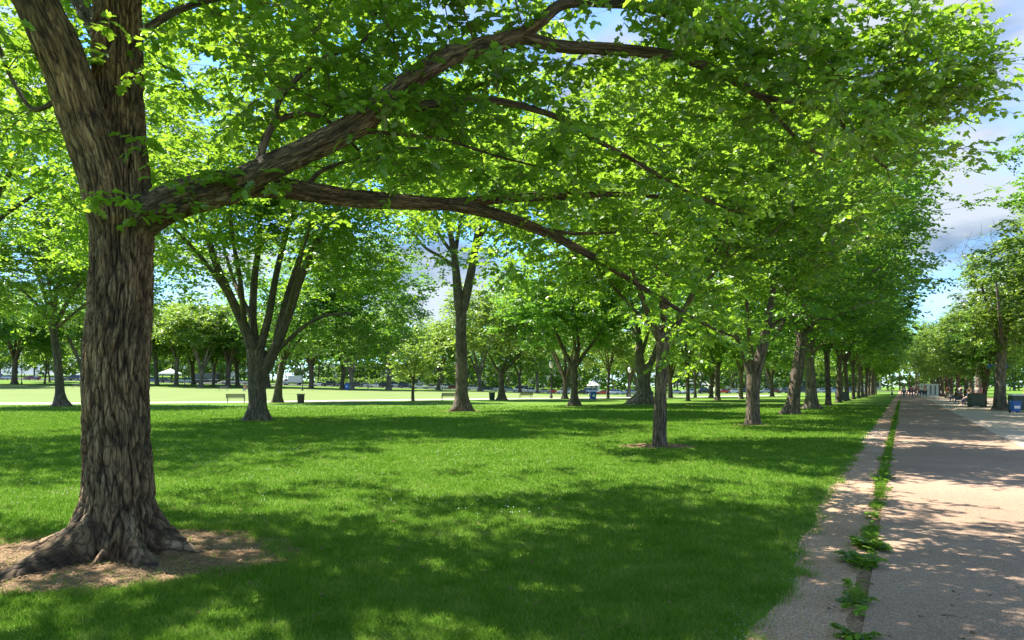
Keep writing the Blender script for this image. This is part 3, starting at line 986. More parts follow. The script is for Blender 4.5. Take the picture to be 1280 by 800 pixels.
# second elm of the path row
px_tree('elm_tree', (941, 531, 29.3), [(941, 531), (941, 510), (941, 490), (942, 468)], [19, 16, 16, 17],
        [([(940, 468, 0), (932, 445, 0), (918, 410, -.5), (905, 370, -1)], .22, .06),
         ([(944, 468, 0), (953, 435, 0), (961, 395, 0), (968, 350, 0), (975, 270, 1)], .26, .06),
         ([(958, 415, 0), (975, 400, -.5), (1000, 395, -2), (1040, 400, -3)], .09, .03),
         ([(950, 440, 0), (975, 410, 2), (1000, 360, 4)], .12, .03),
         ([(940, 455, 0), (935, 400, -2), (930, 330, -4)], .12, .03)],
        dict(c=(.6, 0, 8.8), r=(6.3, 6.4, 6.6), low=-.72, thr=-.1, scale=2.6, shell=2.3),
        'elm with a dark forked trunk, second from the camera along the edge of the path', group=ROWG, seed=12, leafm=LEAF_DEEP,
        spec=dict(K=6, J=7, L=.7, size=.16, shape6=False), n=1200)
px_tree('elm_tree', (990, 518, 40), [(989, 518), (992, 495), (996, 470), (1000, 440), (1003, 410)], [20, 15, 15, 13, 12],
        [([(1002, 425, 0), (985, 380, 0), (960, 330, -1)], .18, .05), ([(1003, 412, 0), (1012, 360, 0), (1030, 290, 1), (1040, 200, 1)], .24, .06),
         ([(1003, 420, 0), (1040, 380, -2), (1090, 340, -3), (1130, 320, -3)], .16, .04), ([(1003, 420, 0), (1010, 360, 4), (1030, 300, 6)], .16, .04),
         ([(1003, 415, 0), (1000, 360, -4), (1010, 290, -5)], .16, .04)],
        dict(c=(.8, 0, 11.2), r=(7.4, 8, 8.2), low=-.78, thr=-.1, scale=3.0, shell=2.4),
        'broad elm with a leaning trunk, its crown reaching over the path', group=ROWG, seed=13, leafm=LEAF,
        spec=dict(K=6, J=7, L=.85, size=.20, shape6=False), n=1250)
px_tree('elm_tree', (1015, 511, 50), [(1015, 511), (1014, 490), (1013, 465), (1012, 435)], [19, 13, 11, 9],
        [([(1012, 440, 0), (1000, 400, 0), (985, 350, 0)], .2, .05), ([(1012, 437, 0), (1030, 390, 0), (1060, 330, 0)], .2, .05),
         ([(1012, 445, 0), (1040, 420, -2), (1075, 400, -3)], .14, .04), ([(1012, 435, 0), (1015, 370, 3), (1020, 300, 4)], .2, .05)],
        dict(c=(0, 0, 10.0), r=(7.0, 7.2, 7.2), low=-.8, thr=-.1, scale=3.0, shell=2.3),
        'elm with sunlit peeling bark on its left side, fourth along the path edge', group=ROWG, seed=14, leafm=LEAF_DEEP, bark=BARK_PALE,
        spec=dict(K=6, J=6, L=.9, size=.24, shape6=False), n=950)

# vase shaped elm left of centre
px_tree('elm_tree', (322, 526, 32.7), [(322, 526), (322, 505), (321, 480), (321, 455), (322, 438)], [30, 22, 21, 23, 27],
        [([(319, 448, 0), (306, 410, -.3), (290, 375, -.5), (272, 335, -.8), (258, 295, -1), (235, 262, -1.4)], .27, .10),
         ([(290, 375, -.5), (262, 335, -1), (232, 300, -1.6), (200, 270, -2)], .13, .05),
         ([(321, 440, 0), (316, 400, .3), (318, 350, .8), (324, 300, 1.2), (325, 240, 1.6), (330, 150, 2)], .22, .08),
         ([(325, 436, 0), (336, 395, .2), (346, 340, .6), (360, 285, .8), (378, 230, 1), (400, 150, 1.4)], .2, .07),
         ([(327, 470, 0), (343, 438, -.2), (360, 395, -.4), (375, 350, -.7), (395, 305, -1), (418, 268, -1.3), (450, 215, -1.8)], .28, .08),
         ([(343, 438, .2), (352, 395, .6), (368, 340, 1.2), (384, 295, 2), (400, 250, 2.6)], .18, .06),
         ([(345, 440, 0), (375, 412, -1), (405, 395, -2), (440, 392, -3)], .12, .04),
         ([(316, 400, .3), (296, 360, 2), (280, 310, 4), (262, 240, 5.5)], .14, .05),
         ([(306, 410, -.3), (300, 350, -2.3), (290, 290, -4), (285, 220, -5)], .14, .05),
         ([(360, 395, -.4), (370, 350, -3), (385, 290, -5)], .12, .04)],
        dict(c=(0.3, 0, 10.8), r=(10.0, 8.8, 7.2), low=-.62, thr=-.06, scale=2.8, shell=2.0),
        'vase shaped elm with a split trunk and many fanning grey limbs', group=ROWG, seed=21, leafm=LEAF,
        spec=dict(K=6, J=7, L=.8, size=.18, shape6=False), n=1900, tsides=36)
# tall elm in the middle
px_tree('elm_tree', (577, 514, 45), [(577, 514), (577, 490), (577, 450), (576, 410), (577, 375)], [24, 15.5, 14.5, 13.5, 15],
        [([(574, 385, 0), (571, 350, 0), (568, 320, 0), (562, 285, -.5), (556, 240, -1)], .34, .12),
         ([(569, 335, 0), (553, 322, -.3), (532, 310, -.6), (515, 290, -1)], .15, .05),
         ([(579, 385, 0), (588, 345, 0), (594, 310, 0), (603, 265, .5), (615, 200, 1)], .34, .12),
         ([(568, 320, 0), (548, 290, 2), (530, 240, 4)], .14, .05), ([(594, 310, 0), (620, 260, -2), (650, 210, -3)], .14, .05),
         ([(590, 320, 0), (600, 260, -4), (600, 200, -5)], .14, .05), ([(570, 310, 0), (580, 240, 3), (575, 180, 5)], .14, .05)],
        dict(c=(0, 0, 16.0), r=(8.4, 8.0, 6.2), low=-.55, thr=-.06, scale=3, shell=2.0),
        'tall straight elm trunk in the middle of the lawn forking high up', group=ROWG, seed=22, leafm=LEAF,
        spec=dict(K=6, J=6, L=.95, size=.23, shape6=False), n=1300)
px_tree('elm_tree', (718, 507, 58), [(718, 507), (718, 490), (718, 470), (717, 458)], [15, 8, 8, 9],
        [([(716, 460, 0), (708, 445, 0), (697, 420, 0), (688, 390, 0), (675, 360, 0)], .22, .06), ([(719, 460, 0), (723, 435, 0), (720, 405, 0), (712, 370, 1)], .18, .05),
         ([(720, 458, 0), (732, 440, 0), (748, 420, 0), (760, 395, 0)], .2, .05), ([(720, 440, 0), (715, 400, -4), (720, 360, -5)], .13, .04)],
        dict(c=(0, 0, 8.6), r=(7.2, 7, 5.6), low=-.6, thr=-.02, scale=3, shell=2.0),
        'elm with a short dark trunk splitting into three open limbs behind the slim elm', group=ROWG, seed=23, leafm=LEAF_DEEP,
        spec=dict(K=6, J=6, L=.85, size=.24, shape6=False), n=950)
px_tree('elm_tree', (804, 505, 64), [(804, 505), (805, 490), (804, 470), (803, 455)], [28, 17, 16, 19],
        [([(801, 462, 0), (799, 440, 0), (798, 415, 0), (790, 380, 0)], .48, .15), ([(808, 466, 0), (816, 448, 0), (824, 425, 0), (835, 390, 0)], .36, .12),
         ([(803, 440, 0), (810, 415, -1), (815, 380, -3)], .2, .06), ([(800, 430, 0), (780, 390, 3), (770, 360, 4)], .2, .06)],
        dict(c=(0, 0, 12), r=(9, 8, 7), low=-.55, thr=-.05, scale=3.4, shell=2.0),
        'very thick old elm with sunlit lumpy bark, right behind the slim elm', group=ROWG, seed=24, leafm=LEAF, bark=BARK_PALE,
        spec=dict(K=6, J=6, L=1.0, size=.26, shape6=False), n=1100)
px_tree('elm_tree', (76, 508, 56), [(76, 508), (75, 490), (72, 450), (68, 420), (66, 408)], [20, 10.5, 9, 8.5, 10],
        [([(66, 412, 0), (52, 388, 0), (30, 365, 0), (0, 345, 0)], .18, .05), ([(66, 408, 0), (58, 375, 0), (45, 340, 1), (30, 300, 2)], .2, .05),
         ([(67, 408, 0), (70, 370, 0), (76, 330, -1), (80, 280, -2)], .2, .05), ([(68, 408, 0), (86, 375, 0), (106, 345, 0), (128, 305, 0)], .2, .05),
         ([(69, 412, 0), (92, 392, -2), (120, 370, -3)], .14, .04), ([(68, 405, 0), (62, 360, -4), (55, 310, -5)], .14, .04)],
        dict(c=(-.5, 0, 12.3), r=(9.4, 8, 7.8), low=-.7, thr=-.04, scale=3, shell=2.0),
        'elm with a slender curved trunk and fanning limbs, left of the huge trunk', group=ROWG, seed=25, leafm=LEAF,
        spec=dict(K=6, J=6, L=.95, size=.26, shape6=False), n=1300)
px_tree('elm_tree', (627, 500, 82), [(627, 500), (627, 485), (627, 472), (626, 462)], [13, 6.5, 6, 7],
        [([(625, 465, 0), (617, 455, 0), (610, 440, 0)], .2, .06), ([(627, 463, 0), (633, 450, 0), (636, 435, 0)], .22, .06), ([(629, 465, 0), (642, 452, 0), (655, 435, 0)], .2, .06)],
        dict(c=(0, 0, 9.2), r=(8.2, 7.5, 5.6), low=-.62, thr=-.04, scale=3, shell=2.0),
        'low forked elm beside the walk between green litter bin and bench', group=ROWG, seed=26, leafm=LEAF_YEL,
        spec=dict(K=6, J=5, L=1.1, size=.32, shape6=False), n=800)
px_tree('elm_tree', (347, 503, 70), [(347, 503), (348, 485), (351, 465), (354, 450)], [13, 9, 8, 8],
        [([(354, 452, 0), (366, 435, 0), (385, 415, 0), (410, 400, 0)], .22, .06), ([(354, 450, 0), (350, 420, 0), (345, 380, 0)], .25, .07), ([(355, 445, 0), (372, 410, 2), (390, 360, 3)], .2, .05),
         ([(354, 445, 0), (352, 400, -4), (356, 350, -5)], .16, .05)],
        dict(c=(5.5, 0, 10.0), r=(10.5, 8, 7.5), low=-.72, thr=-.04, scale=3.4, shell=2.0),
        'dark elm leaning right, directly behind the trunk of the vase shaped elm', group=ROWG, seed=27, leafm=LEAF_DEEP,
        spec=dict(K=6, J=6, L=1.0, size=.27, shape6=False), n=1300)
px_tree('young_elm', (516, 501, 78), [(516, 501), (516, 490), (517, 475)], [4.5, 3.6, 3.2],
        [([(517, 478, 0), (510, 460, 0), (500, 445, 0)], .1, .03), ([(517, 475, 0), (520, 455, 0), (524, 435, 0)], .12, .03), ([(517, 480, 0), (535, 460, 0)], .08, .03)],
        dict(c=(.4, 0, 4.3), r=(3.3, 3, 2.9), low=-.7, thr=-.15, scale=1.6, shell=2.0),
        'small young tree with a thin stem and bright leaves beside the pale walk', seed=28, leafm=LEAF_YEL,
        spec=dict(K=5, J=5, L=.6, size=.24, shape6=False), n=190)
# left of the frame: its crown hangs in at the top left
lx, ly = -17.8, 21.0
rngL = np.random.default_rng(31)
oL = make_tree('elm_tree', (lx, ly, 0), [(0, 0, -.1), (0, 0, 1.5), (.1, 0, 3.2), (.1, 0, 4.4)], [.42, .36, .34, .36],
               [([(0.1, 0, 4.2), (1.0, -.2, 7.0), (2, -.5, 9.5)], .13, .05), ([(0.1, 0, 4.2), (-1.2, .3, 6.5), (-2.5, .8, 9)], .2, .06), ([(0.1, 0, 4.4), (.3, 1.5, 7), (.6, 3, 10)], .2, .06),
                ([(0.1, 0, 4.4), (.6, 1.6, 7.0), (2, 3, 9.0)], .12, .04), ([(0.1, 0, 4.4), (.3, -1.2, 6.8), (.5, -2.6, 9.0)], .11, .04)],
               crown_pts(950, (.5, 0, 9.2), (8.2, 7.6, 5.6), rngL, low=-.55, thr=-.08, seed=44, scale=2.5), rngL, dict(K=6, J=7, L=.7, size=.14, shape6=False), leafm=LEAF)
tag(oL, 'elm whose crown hangs into the top left corner behind the huge elm', 'tree', ROWG)

# ------------------------------------------------------------------ tree kinds that repeat farther off
def set_leaf(o, m):
    for ch in o.children:
        if ch.name.startswith('crown') and m is not None:
            ch.material_slots[1].link = 'OBJECT'; ch.material_slots[1].material = m
def set_bark(o, m):
    for ch in o.children:
        if ch.name.startswith('trunk') and m is not None:
            ch.material_slots[0].link = 'OBJECT'; ch.material_slots[0].material = m

def proto_elm(seed, name='elm_tree', h_fork=3.2, r0=.42, c=(0, 0, 8.6), r=(6.6, 6.4, 5.4), low=-.62, n=420, size=.36, K=6, J=5, L=1.1, nl=5, lean=.3, thr=-.05, spread=.55, shape6=False, scale=None):
    rng = np.random.default_rng(seed)
    tp = [(0, 0, -.15), (lean * .1, 0, h_fork * .3), (lean * .4, .03, h_fork * .7), (lean * .6, .05, h_fork)]
    top = np.array(tp[-1])
    limbs = []
    for k in range(nl):
        a = k * 2 * math.pi / nl + rng.uniform(-.4, .4)
        L1 = r[0] * spread * rng.uniform(.7, 1.1); H = (c[2] + r[2] * .35 - h_fork) * rng.uniform(.8, 1.1)
        p1 = top + [math.cos(a) * L1 * .3, math.sin(a) * L1 * .3, H * .35]
        p2 = top + [math.cos(a) * L1 * .62, math.sin(a) * L1 * .62, H * .7]
        p3 = top + [math.cos(a) * L1, math.sin(a) * L1, H]
        limbs.append(([top - [0, 0, .2], p1, p2, p3], r0 * rng.uniform(.42, .62), r0 * .15))
    tg = crown_pts(n, c, r, rng, low=low, thr=thr, seed=seed, shell=2.0, scale=scale)
    return make_tree(name, (0, 0, 0), tp, [r0 * 1.05, r0 * .86, r0 * .82, r0 * .95], limbs, tg, rng, dict(K=K, J=J, L=L, size=size, shape6=shape6), tsides=18, tstep=.3, thr_r=.035, step=.8, tip=.011, furrow=.02, fscale=.12)

protos = {}
def get_tree(kind):
    """first use gives the tree itself, later uses a copy of it and its parts"""
    if kind not in protos:
        protos[kind] = {'round': lambda: proto_elm(101),
                        'mid': lambda: proto_elm(103, r0=.25, h_fork=4.2, c=(0, 0, 9.6), r=(6.4, 6.2, 6.4), low=-.7, n=620, size=.27, J=6, L=1.0),
                        'vase': lambda: proto_elm(107, h_fork=2.6, c=(0, 0, 9.5), r=(7.5, 7, 5.2), low=-.45, nl=6, spread=.7),
                        'open': lambda: proto_elm(109, h_fork=3.6, r0=.34, c=(.5, 0, 8.2), r=(5.6, 5.6, 5.0), low=-.6, thr=.05, nl=4, n=300),
                        'small': lambda: proto_elm(113, name='young_tree', h_fork=1.9, r0=.12, c=(0, 0, 4.4), r=(2.6, 2.6, 2.7), low=-.75, n=170, size=.24, L=.6, nl=4),
                        'lime': lambda: proto_elm(127, name='street_tree', h_fork=3.0, r0=.30, c=(0, 0, 7.4), r=(4.3, 4.3, 5.0), low=-.78, n=620, size=.2, J=6, L=.75, thr=-.12),
                        }[kind]()
        return protos[kind]
    return copy_tree(protos[kind])

_rt = random.Random(4)
def put_tree(kind, x, y, label, group=None, sc=1.0, scz=None, leafm=None, barkm=None, name=None):
    o = get_tree(kind)
    o.location = (x, y, gz(x, y)); o.rotation_euler = (0, 0, _rt.uniform(0, 6.28)); o.scale = (sc, sc, scz or sc)
    tag(o, label, 'tree', group)
    set_leaf(o, leafm); set_bark(o, barkm)
    return o

# more of the path row
for k, (s, lab, sc) in enumerate([(66.4, 'fifth elm of the row along the path, with a forked thin trunk', 1.05), (78, 'sixth elm of the row along the path, dark box at its foot', 1.1),
                                  (90, 'seventh elm of the row along the path', 1.05), (102, 'eighth elm of the row along the path', 1.0)] +
                                 [(s, w + ' elm of the row along the path, counted from the camera', 1.05) for s, w in zip((114, 126, 138, 150, 163, 176, 190), ('ninth', 'tenth', 'eleventh', 'twelfth', 'thirteenth', 'fourteenth', 'last and farthest'))]):
    x, y = path_xy(s, -5.7)
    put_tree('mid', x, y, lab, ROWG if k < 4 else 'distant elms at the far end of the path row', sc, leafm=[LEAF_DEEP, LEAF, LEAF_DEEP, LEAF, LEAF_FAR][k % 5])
# middle distance, traced bases
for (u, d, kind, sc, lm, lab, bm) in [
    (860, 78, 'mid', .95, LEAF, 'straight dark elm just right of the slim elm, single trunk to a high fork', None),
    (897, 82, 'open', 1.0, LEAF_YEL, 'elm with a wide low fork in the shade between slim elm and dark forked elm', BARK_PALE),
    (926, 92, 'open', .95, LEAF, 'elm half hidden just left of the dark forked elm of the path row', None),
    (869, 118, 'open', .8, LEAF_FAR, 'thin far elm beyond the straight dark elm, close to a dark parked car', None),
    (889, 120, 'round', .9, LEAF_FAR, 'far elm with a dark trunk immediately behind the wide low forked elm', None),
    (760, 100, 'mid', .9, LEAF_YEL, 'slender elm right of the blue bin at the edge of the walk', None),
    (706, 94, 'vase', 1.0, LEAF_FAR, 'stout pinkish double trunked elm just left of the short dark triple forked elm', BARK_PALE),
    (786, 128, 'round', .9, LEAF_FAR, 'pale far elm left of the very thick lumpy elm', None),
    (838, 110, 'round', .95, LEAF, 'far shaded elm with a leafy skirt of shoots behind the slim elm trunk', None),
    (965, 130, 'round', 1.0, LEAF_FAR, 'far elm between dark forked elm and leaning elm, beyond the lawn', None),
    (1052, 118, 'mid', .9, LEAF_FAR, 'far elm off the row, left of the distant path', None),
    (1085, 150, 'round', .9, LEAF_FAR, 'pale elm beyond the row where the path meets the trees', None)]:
    x, y, z = spot(u, d)
    put_tree(kind, x, y, lab, None, sc, leafm=lm, barkm=bm)
# strip beyond the sunny lawn, left to right
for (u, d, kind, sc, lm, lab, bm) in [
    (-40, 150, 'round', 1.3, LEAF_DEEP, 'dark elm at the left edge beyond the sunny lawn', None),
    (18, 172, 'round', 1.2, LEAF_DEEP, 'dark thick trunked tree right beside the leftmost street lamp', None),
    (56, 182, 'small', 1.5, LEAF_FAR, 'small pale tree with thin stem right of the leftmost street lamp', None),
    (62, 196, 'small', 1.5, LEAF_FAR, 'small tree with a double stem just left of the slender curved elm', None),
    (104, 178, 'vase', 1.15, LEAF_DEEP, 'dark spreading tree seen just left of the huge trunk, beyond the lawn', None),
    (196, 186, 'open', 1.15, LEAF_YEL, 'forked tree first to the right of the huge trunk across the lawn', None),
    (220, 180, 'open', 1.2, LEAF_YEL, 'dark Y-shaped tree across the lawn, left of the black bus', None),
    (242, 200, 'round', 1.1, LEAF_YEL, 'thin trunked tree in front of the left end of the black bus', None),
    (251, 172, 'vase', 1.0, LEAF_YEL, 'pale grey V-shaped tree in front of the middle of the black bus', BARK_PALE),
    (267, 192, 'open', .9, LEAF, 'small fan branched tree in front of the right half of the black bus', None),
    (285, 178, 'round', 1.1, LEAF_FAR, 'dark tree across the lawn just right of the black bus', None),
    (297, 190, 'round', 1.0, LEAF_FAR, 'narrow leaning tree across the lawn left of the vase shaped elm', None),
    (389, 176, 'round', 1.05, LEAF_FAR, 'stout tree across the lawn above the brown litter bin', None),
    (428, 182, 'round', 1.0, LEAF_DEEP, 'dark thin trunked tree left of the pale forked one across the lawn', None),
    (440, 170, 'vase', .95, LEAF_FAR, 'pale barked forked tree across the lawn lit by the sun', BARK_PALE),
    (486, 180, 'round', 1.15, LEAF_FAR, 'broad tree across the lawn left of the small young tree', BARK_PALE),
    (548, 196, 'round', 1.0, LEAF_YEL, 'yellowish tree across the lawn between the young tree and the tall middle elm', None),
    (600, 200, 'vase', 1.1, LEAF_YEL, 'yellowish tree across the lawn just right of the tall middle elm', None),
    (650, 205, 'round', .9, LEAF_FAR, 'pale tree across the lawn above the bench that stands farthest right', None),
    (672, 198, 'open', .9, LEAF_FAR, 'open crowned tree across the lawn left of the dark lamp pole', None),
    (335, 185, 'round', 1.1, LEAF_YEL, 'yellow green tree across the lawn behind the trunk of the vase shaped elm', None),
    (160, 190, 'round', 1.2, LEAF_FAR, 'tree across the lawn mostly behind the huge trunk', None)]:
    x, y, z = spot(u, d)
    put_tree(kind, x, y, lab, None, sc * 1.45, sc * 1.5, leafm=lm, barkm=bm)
# right of the path
RG = 'trees in the row right of the path'
q0 = 5.8
for (s, q, kind, sc, lab, lm) in [(44, 8.2, 'lime', 1.0, 'leafy tree at the right edge, its trunk just out of sight', LEAF_YEL),
                              (65.4, 5.6, 'lime', .62, 'small forked tree right of the path beside the dark green refuse box', LEAF_DEEP),
                              (77, 6.6, 'lime', .8, 'third tree right of the path, above the first benches', LEAF_YEL), (89, 6.0, 'lime', .85, 'fourth tree right of the path', LEAF_YEL),
                              (101, 6.0, 'lime', .9, 'fifth tree right of the path', LEAF_YEL)] + \
                             [(s, 6.0, 'lime', .95, w + ' tree in the row right of the path', LEAF_YEL) for s, w in zip((113, 125, 137, 150, 164, 180), ('sixth', 'seventh', 'eighth', 'ninth', 'tenth', 'farthest'))]:
    x, y = path_xy(s, q)
    put_tree(kind, x, y, lab, RG if s < 110 else 'distant trees right of the path', sc, leafm=lm)  # row's brighter leaf colour has the sun on its left faces painted in
for (s, q, kind, sc, lm, lab) in [(70, 15, 'round', 1.0, LEAF, 'tree behind the row at the right edge'), (92, 17, 'round', 1.05, LEAF_DEEP, 'dark round tree behind the benches right of the path'),
                                  (120, 16, 'round', 1.1, LEAF, 'large round tree far right of the path behind the row'), (150, 20, 'round', 1.2, LEAF_FAR, 'pale far tree right of the path behind the row'),
                                  (190, 14, 'round', 1.3, LEAF_FAR, 'pale tree at the right of the vanishing path'), (205, 3, 'mid', 1.2, LEAF_FAR, 'pale tree closing the view at the end of the path'),
                                  (54, 17, 'round', .9, LEAF_YEL, 'bright tree behind the thick trunk at the right edge')]:
    x, y = path_xy(s, q)
    put_tree(kind, x, y, lab, None, sc, leafm=lm)
# thick trunked elm right of the path, sun painted into its leaf colour too
x, y = path_xy(57.5, 5.8)
px_tree('elm_tree', (1250, 513, 47), [(1250, 513), (1250, 490), (1251, 460), (1252, 440)], [17, 12.5, 11, 11],
        [([(1252, 442, 0), (1240, 400, 0), (1225, 350, 0)], .2, .05), ([(1252, 442, 0), (1262, 390, 1), (1268, 330, 1)], .24, .05), ([(1252, 445, 0), (1250, 400, -2), (1245, 350, -2.5)], .16, .05)],
        dict(c=(1.8, 0, 7.5), r=(4.2, 4.6, 4.9), low=-.62, thr=-.1, scale=1.8, shell=2.2),
        'thick trunked elm right of the path beside the blue recycling bin', seed=41, leafm=LEAF_YEL, bark=BARK_PALE, group=RG,
        spec=dict(K=6, J=6, L=.6, size=.18, shape6=False), n=900)
rngH = np.random.default_rng(43)
xh, yh = path_xy(33, 6.0)
oH = make_tree('street_tree', (xh, yh, 0), [(0, 0, -.1), (0, 0, 3), (.1, 0, 6), (0, 0, 7.6)], [.3, .22, .18, .14],
               [([(0, 0, 7.4), (-.6, -.2, 8.8), (-1.2, -.3, 10)], .08, .03), ([(0, 0, 7.4), (.8, .2, 9), (1.2, .3, 10.4)], .08, .03)],
               crown_pts(420, (.2, 0, 9.9), (3.0, 2.8, 1.9), rngH, low=-.8, thr=-.12, seed=5, scale=1.4), rngH, dict(K=6, J=7, L=.5, size=.13, shape6=False), leafm=LEAF_DEEP, step=.4)
tag(oH, 'high dark leafy branch ends poking in at the right edge against the sky', 'tree')
# a half bare tree rising above the row on the right
rngB = np.random.default_rng(47)
xb, yb, zb = spot(1224, 70)
oB = make_tree('bare_tree', (xb, yb, 0), [(0, 0, -.1), (0, 0, 4), (.1, 0, 8), (0, 0, 11)], [.4, .3, .25, .2],
               [([(0, 0, 10.8), (-.5, 0, 13), (-1.2, .2, 14.5), (-1.8, 0, 15.6)], .08, .015), ([(0, 0, 10.8), (.8, 0, 13), (2.0, .2, 14.5), (2.9, 0, 16)], .08, .015), ([(0, 0, 11), (.2, 1, 12.5), (0, 1.4, 14)], .07, .015)],
               crown_pts(340, (.6, 0, 14.6), (3.2, 2.6, 3.8), rngB, low=-.6, thr=0, seed=6, scale=1.5), rngB, dict(K=1, J=1, L=.4, size=.14, shape6=False), leafm=LEAF_FAR, bark=BARK_PALE, tip=.014, step=.5)
tag(oB, 'nearly leafless tree top with bare grey twigs above the bright trees on the right', 'tree')

# far-off wood closing the view, one mass
def far_wood():
    rng = np.random.default_rng(61)
    g = Geo()
    n = 9000
    x = rng.uniform(-330, 330, n)
    y = 262 + rng.uniform(-12, 22, n) + np.abs(x) * .02
    top = 23 + 5 * noise3(np.stack([x * .045, np.zeros(n), np.zeros(n)], -1)) + 3 * noise3(np.stack([x * .12, y * .1, np.full(n, 4.)], -1))
    z = 1.6 + (top - 1.6) * rng.uniform(0, 1, n) ** .85
    z = z + ground_z(x, y)
    x2, y2 = x, y
    T = np.stack([x2, y2, z], -1)
    foliage(g, T, rng.normal(0, .3, (n, 3)), rng, K=6, J=4, L=2.4, size=1.1, mat=0, shape6=False, flat=.6, tilt=1.3)
    for k in range(120):
        xx = rng.uniform(-320, 320); yy = 256 + rng.uniform(-8, 10)
        z0 = gz(xx, yy)
        tube_geo(g, [(xx, yy, z0 - .2), (xx + rng.uniform(-.3, .3), yy, z0 + 3), (xx + rng.uniform(-1, 1), yy, z0 + 8)], [.3, .25, .18], 7, 1)
    o = g.build('far_wood', [LEAF_FAR, BARK], smooth=False, bark=True, rnd=True)
    tag(o, None, None, None, 'stuff')
    # shrub layer under it
far_wood()

# ------------------------------------------------------------------ buildings and tents far behind
M_STONE = plain('pale_stone', (.62, .55, .48), .8)
M_PINK = plain('pinkish_stone', (.56, .44, .39), .8)
M_WHITE = plain('white_paint', (.8, .8, .78), .5, var=.04)
M_DARKG = plain('dark_glass', (.05, .06, .07), .15, var=.1)
M_GREYR = plain('grey_roof', (.25, .26, .28), .7)
M_METAL = plain('dark_metal', (.045, .045, .05), .5)
M_GREENM = plain('dark_green_metal', (.03, .06, .045), .5)
M_WOOD = plain('weathered_wood', (.20, .17, .13), .8, var=.25, scale=12)
M_BROWN = plain('brown_wood', (.17, .12, .08), .8, var=.25, scale=10)
M_BLUE = plain('blue_plastic', (.015, .12, .42), .4)
M_BLUED = plain('blue_sign_paint', (.03, .12, .40), .4)
M_RUBBER = plain('rubber', (.02, .02, .02), .8)
M_SILVERM = plain('alloy', (.5, .5, .52), .35, metal=.8, var=.05)
M_LAMP = plain('lamp_glass', (.75, .75, .7), .3, var=.04)
M_RED = plain('red_lens', (.45, .02, .02), .3)
M_CANVAS = plain('white_canvas', (.78, .77, .74), .8, var=.05)

def building(name, u, d, w, dep, h, floors, bays, wall, label, roof=None, cat='building'):
    x, y, z = spot(u, d)
    r = empty(name, (x, y, z))
    tag(r, label, cat)
    g = Geo(); box_geo(g, -w / 2, w / 2, 0, dep, -1, h); g.build('wall', wall, r)
    g = Geo(); box_geo(g, -w / 2 - .4, w / 2 + .4, -.4, dep + .4, h, h + .7); g.build('roof', roof or M_GREYR, r)
    fh = h / floors; bw = w / bays
    for fl in range(floors):
        for b in range(bays):
            cx = -w / 2 + bw * (b + .5); z0 = fl * fh + fh * .25; z1 = fl * fh + fh * .8
            g = Geo(); box_geo(g, cx - bw * .24, cx + bw * .24, -.08, .05, z0, z1)
            g.build('window', M_DARKG, r)
    return r
building('museum_building', 640, 330, 74, 20, 11, 2, 18, M_PINK, 'long pinkish stone building glimpsed under the far trees, right of centre')
building('office_building', 205, 318, 60, 20, 10, 2, 14, M_STONE, 'pale building glimpsed behind the black bus')
building('brick_building', 470, 335, 60, 18, 9, 2, 12, M_STONE, 'pale low building behind the far hedge, left of centre')
building('stone_building', 1000, 335, 80, 20, 11, 2, 18, M_STONE, 'pale building glimpsed between far trunks of the path row')
# pavilion with a pointed roof
x, y, z = spot(742, 246)
r = empty('pavilion', (x, y, z)); tag(r, 'little pavilion with a pointed pale roof beyond the parked cars', 'pavilion')
g = Geo(); lathe_geo(g, [(2.5, 3.0), (2.5, 3.15), (0.3, 5.0), (0, 5.6)], 8); g.build('roof', M_STONE, r)
for k in range(8):
    g = Geo(); a = k * math.pi / 4
    tube_geo(g, [(2.1 * math.cos(a), 2.1 * math.sin(a), -.2), (2.1 * math.cos(a), 2.1 * math.sin(a), 3.05)], [.16, .14], 8); g.build('column', M_WHITE, r)
g = Geo(); lathe_geo(g, [(2.4, -.2), (2.4, .3), (0, .3)], 8); g.build('floor', M_STONE, r)
# white event tents
def tent(u, d, w, label):
    x, y, z = spot(u, d)
    r = empty('event_tent', (x, y, z)); tag(r, label, 'tent', None)
    g = Geo(); h = 2.6; a = w / 2
    g.add([(-a, -a, h), (a, -a, h), (a, a, h), (-a, a, h), (0, 0, h + 1.6)], [(0, 1, 4), (1, 2, 4), (2, 3, 4), (3, 0, 4)])
    g.add([(-a, -a, h - .4), (a, -a, h - .4), (a, a, h - .4), (-a, a, h - .4), (-a, -a, h), (a, -a, h), (a, a, h), (-a, a, h)], [(0, 1, 5, 4), (1, 2, 6, 5), (2, 3, 7, 6), (3, 0, 4, 7)])
    g.build('roof', M_CANVAS, r)
    for sx in (-1, 1):
        for sy in (-1, 1):
            g = Geo(); tube_geo(g, [(sx * (a - .06), sy * (a - .06), -.2), (sx * (a - .06), sy * (a - .06), h)], [.05, .05], 6); g.build('leg', M_SILVERM, r)
tent(213, 240, 5.5, 'white peaked tent beyond the cars, left of the black bus')
# scaffold tower
x, y, z = spot(371, 228)
r = empty('scaffold_tower', (x, y, z)); tag(r, 'brownish scaffold tower with decks beside the white box truck', 'scaffold')
for sx in (-1, 1):
    for sy in (-1, 1):
        g = Geo(); tube_geo(g, [(sx * 1.5, 4 + sy * 1.2, -.2), (sx * 1.5, 4 + sy * 1.2, 7.2)], [.09, .09], 6); g.build('post', M_BROWN, r)
for k in range(3):
    g = Geo(); box_geo(g, -1.6, 1.6, 2.7, 5.3, 2.2 * (k + 1), 2.2 * (k + 1) + .25); g.build('deck', M_BROWN, r)
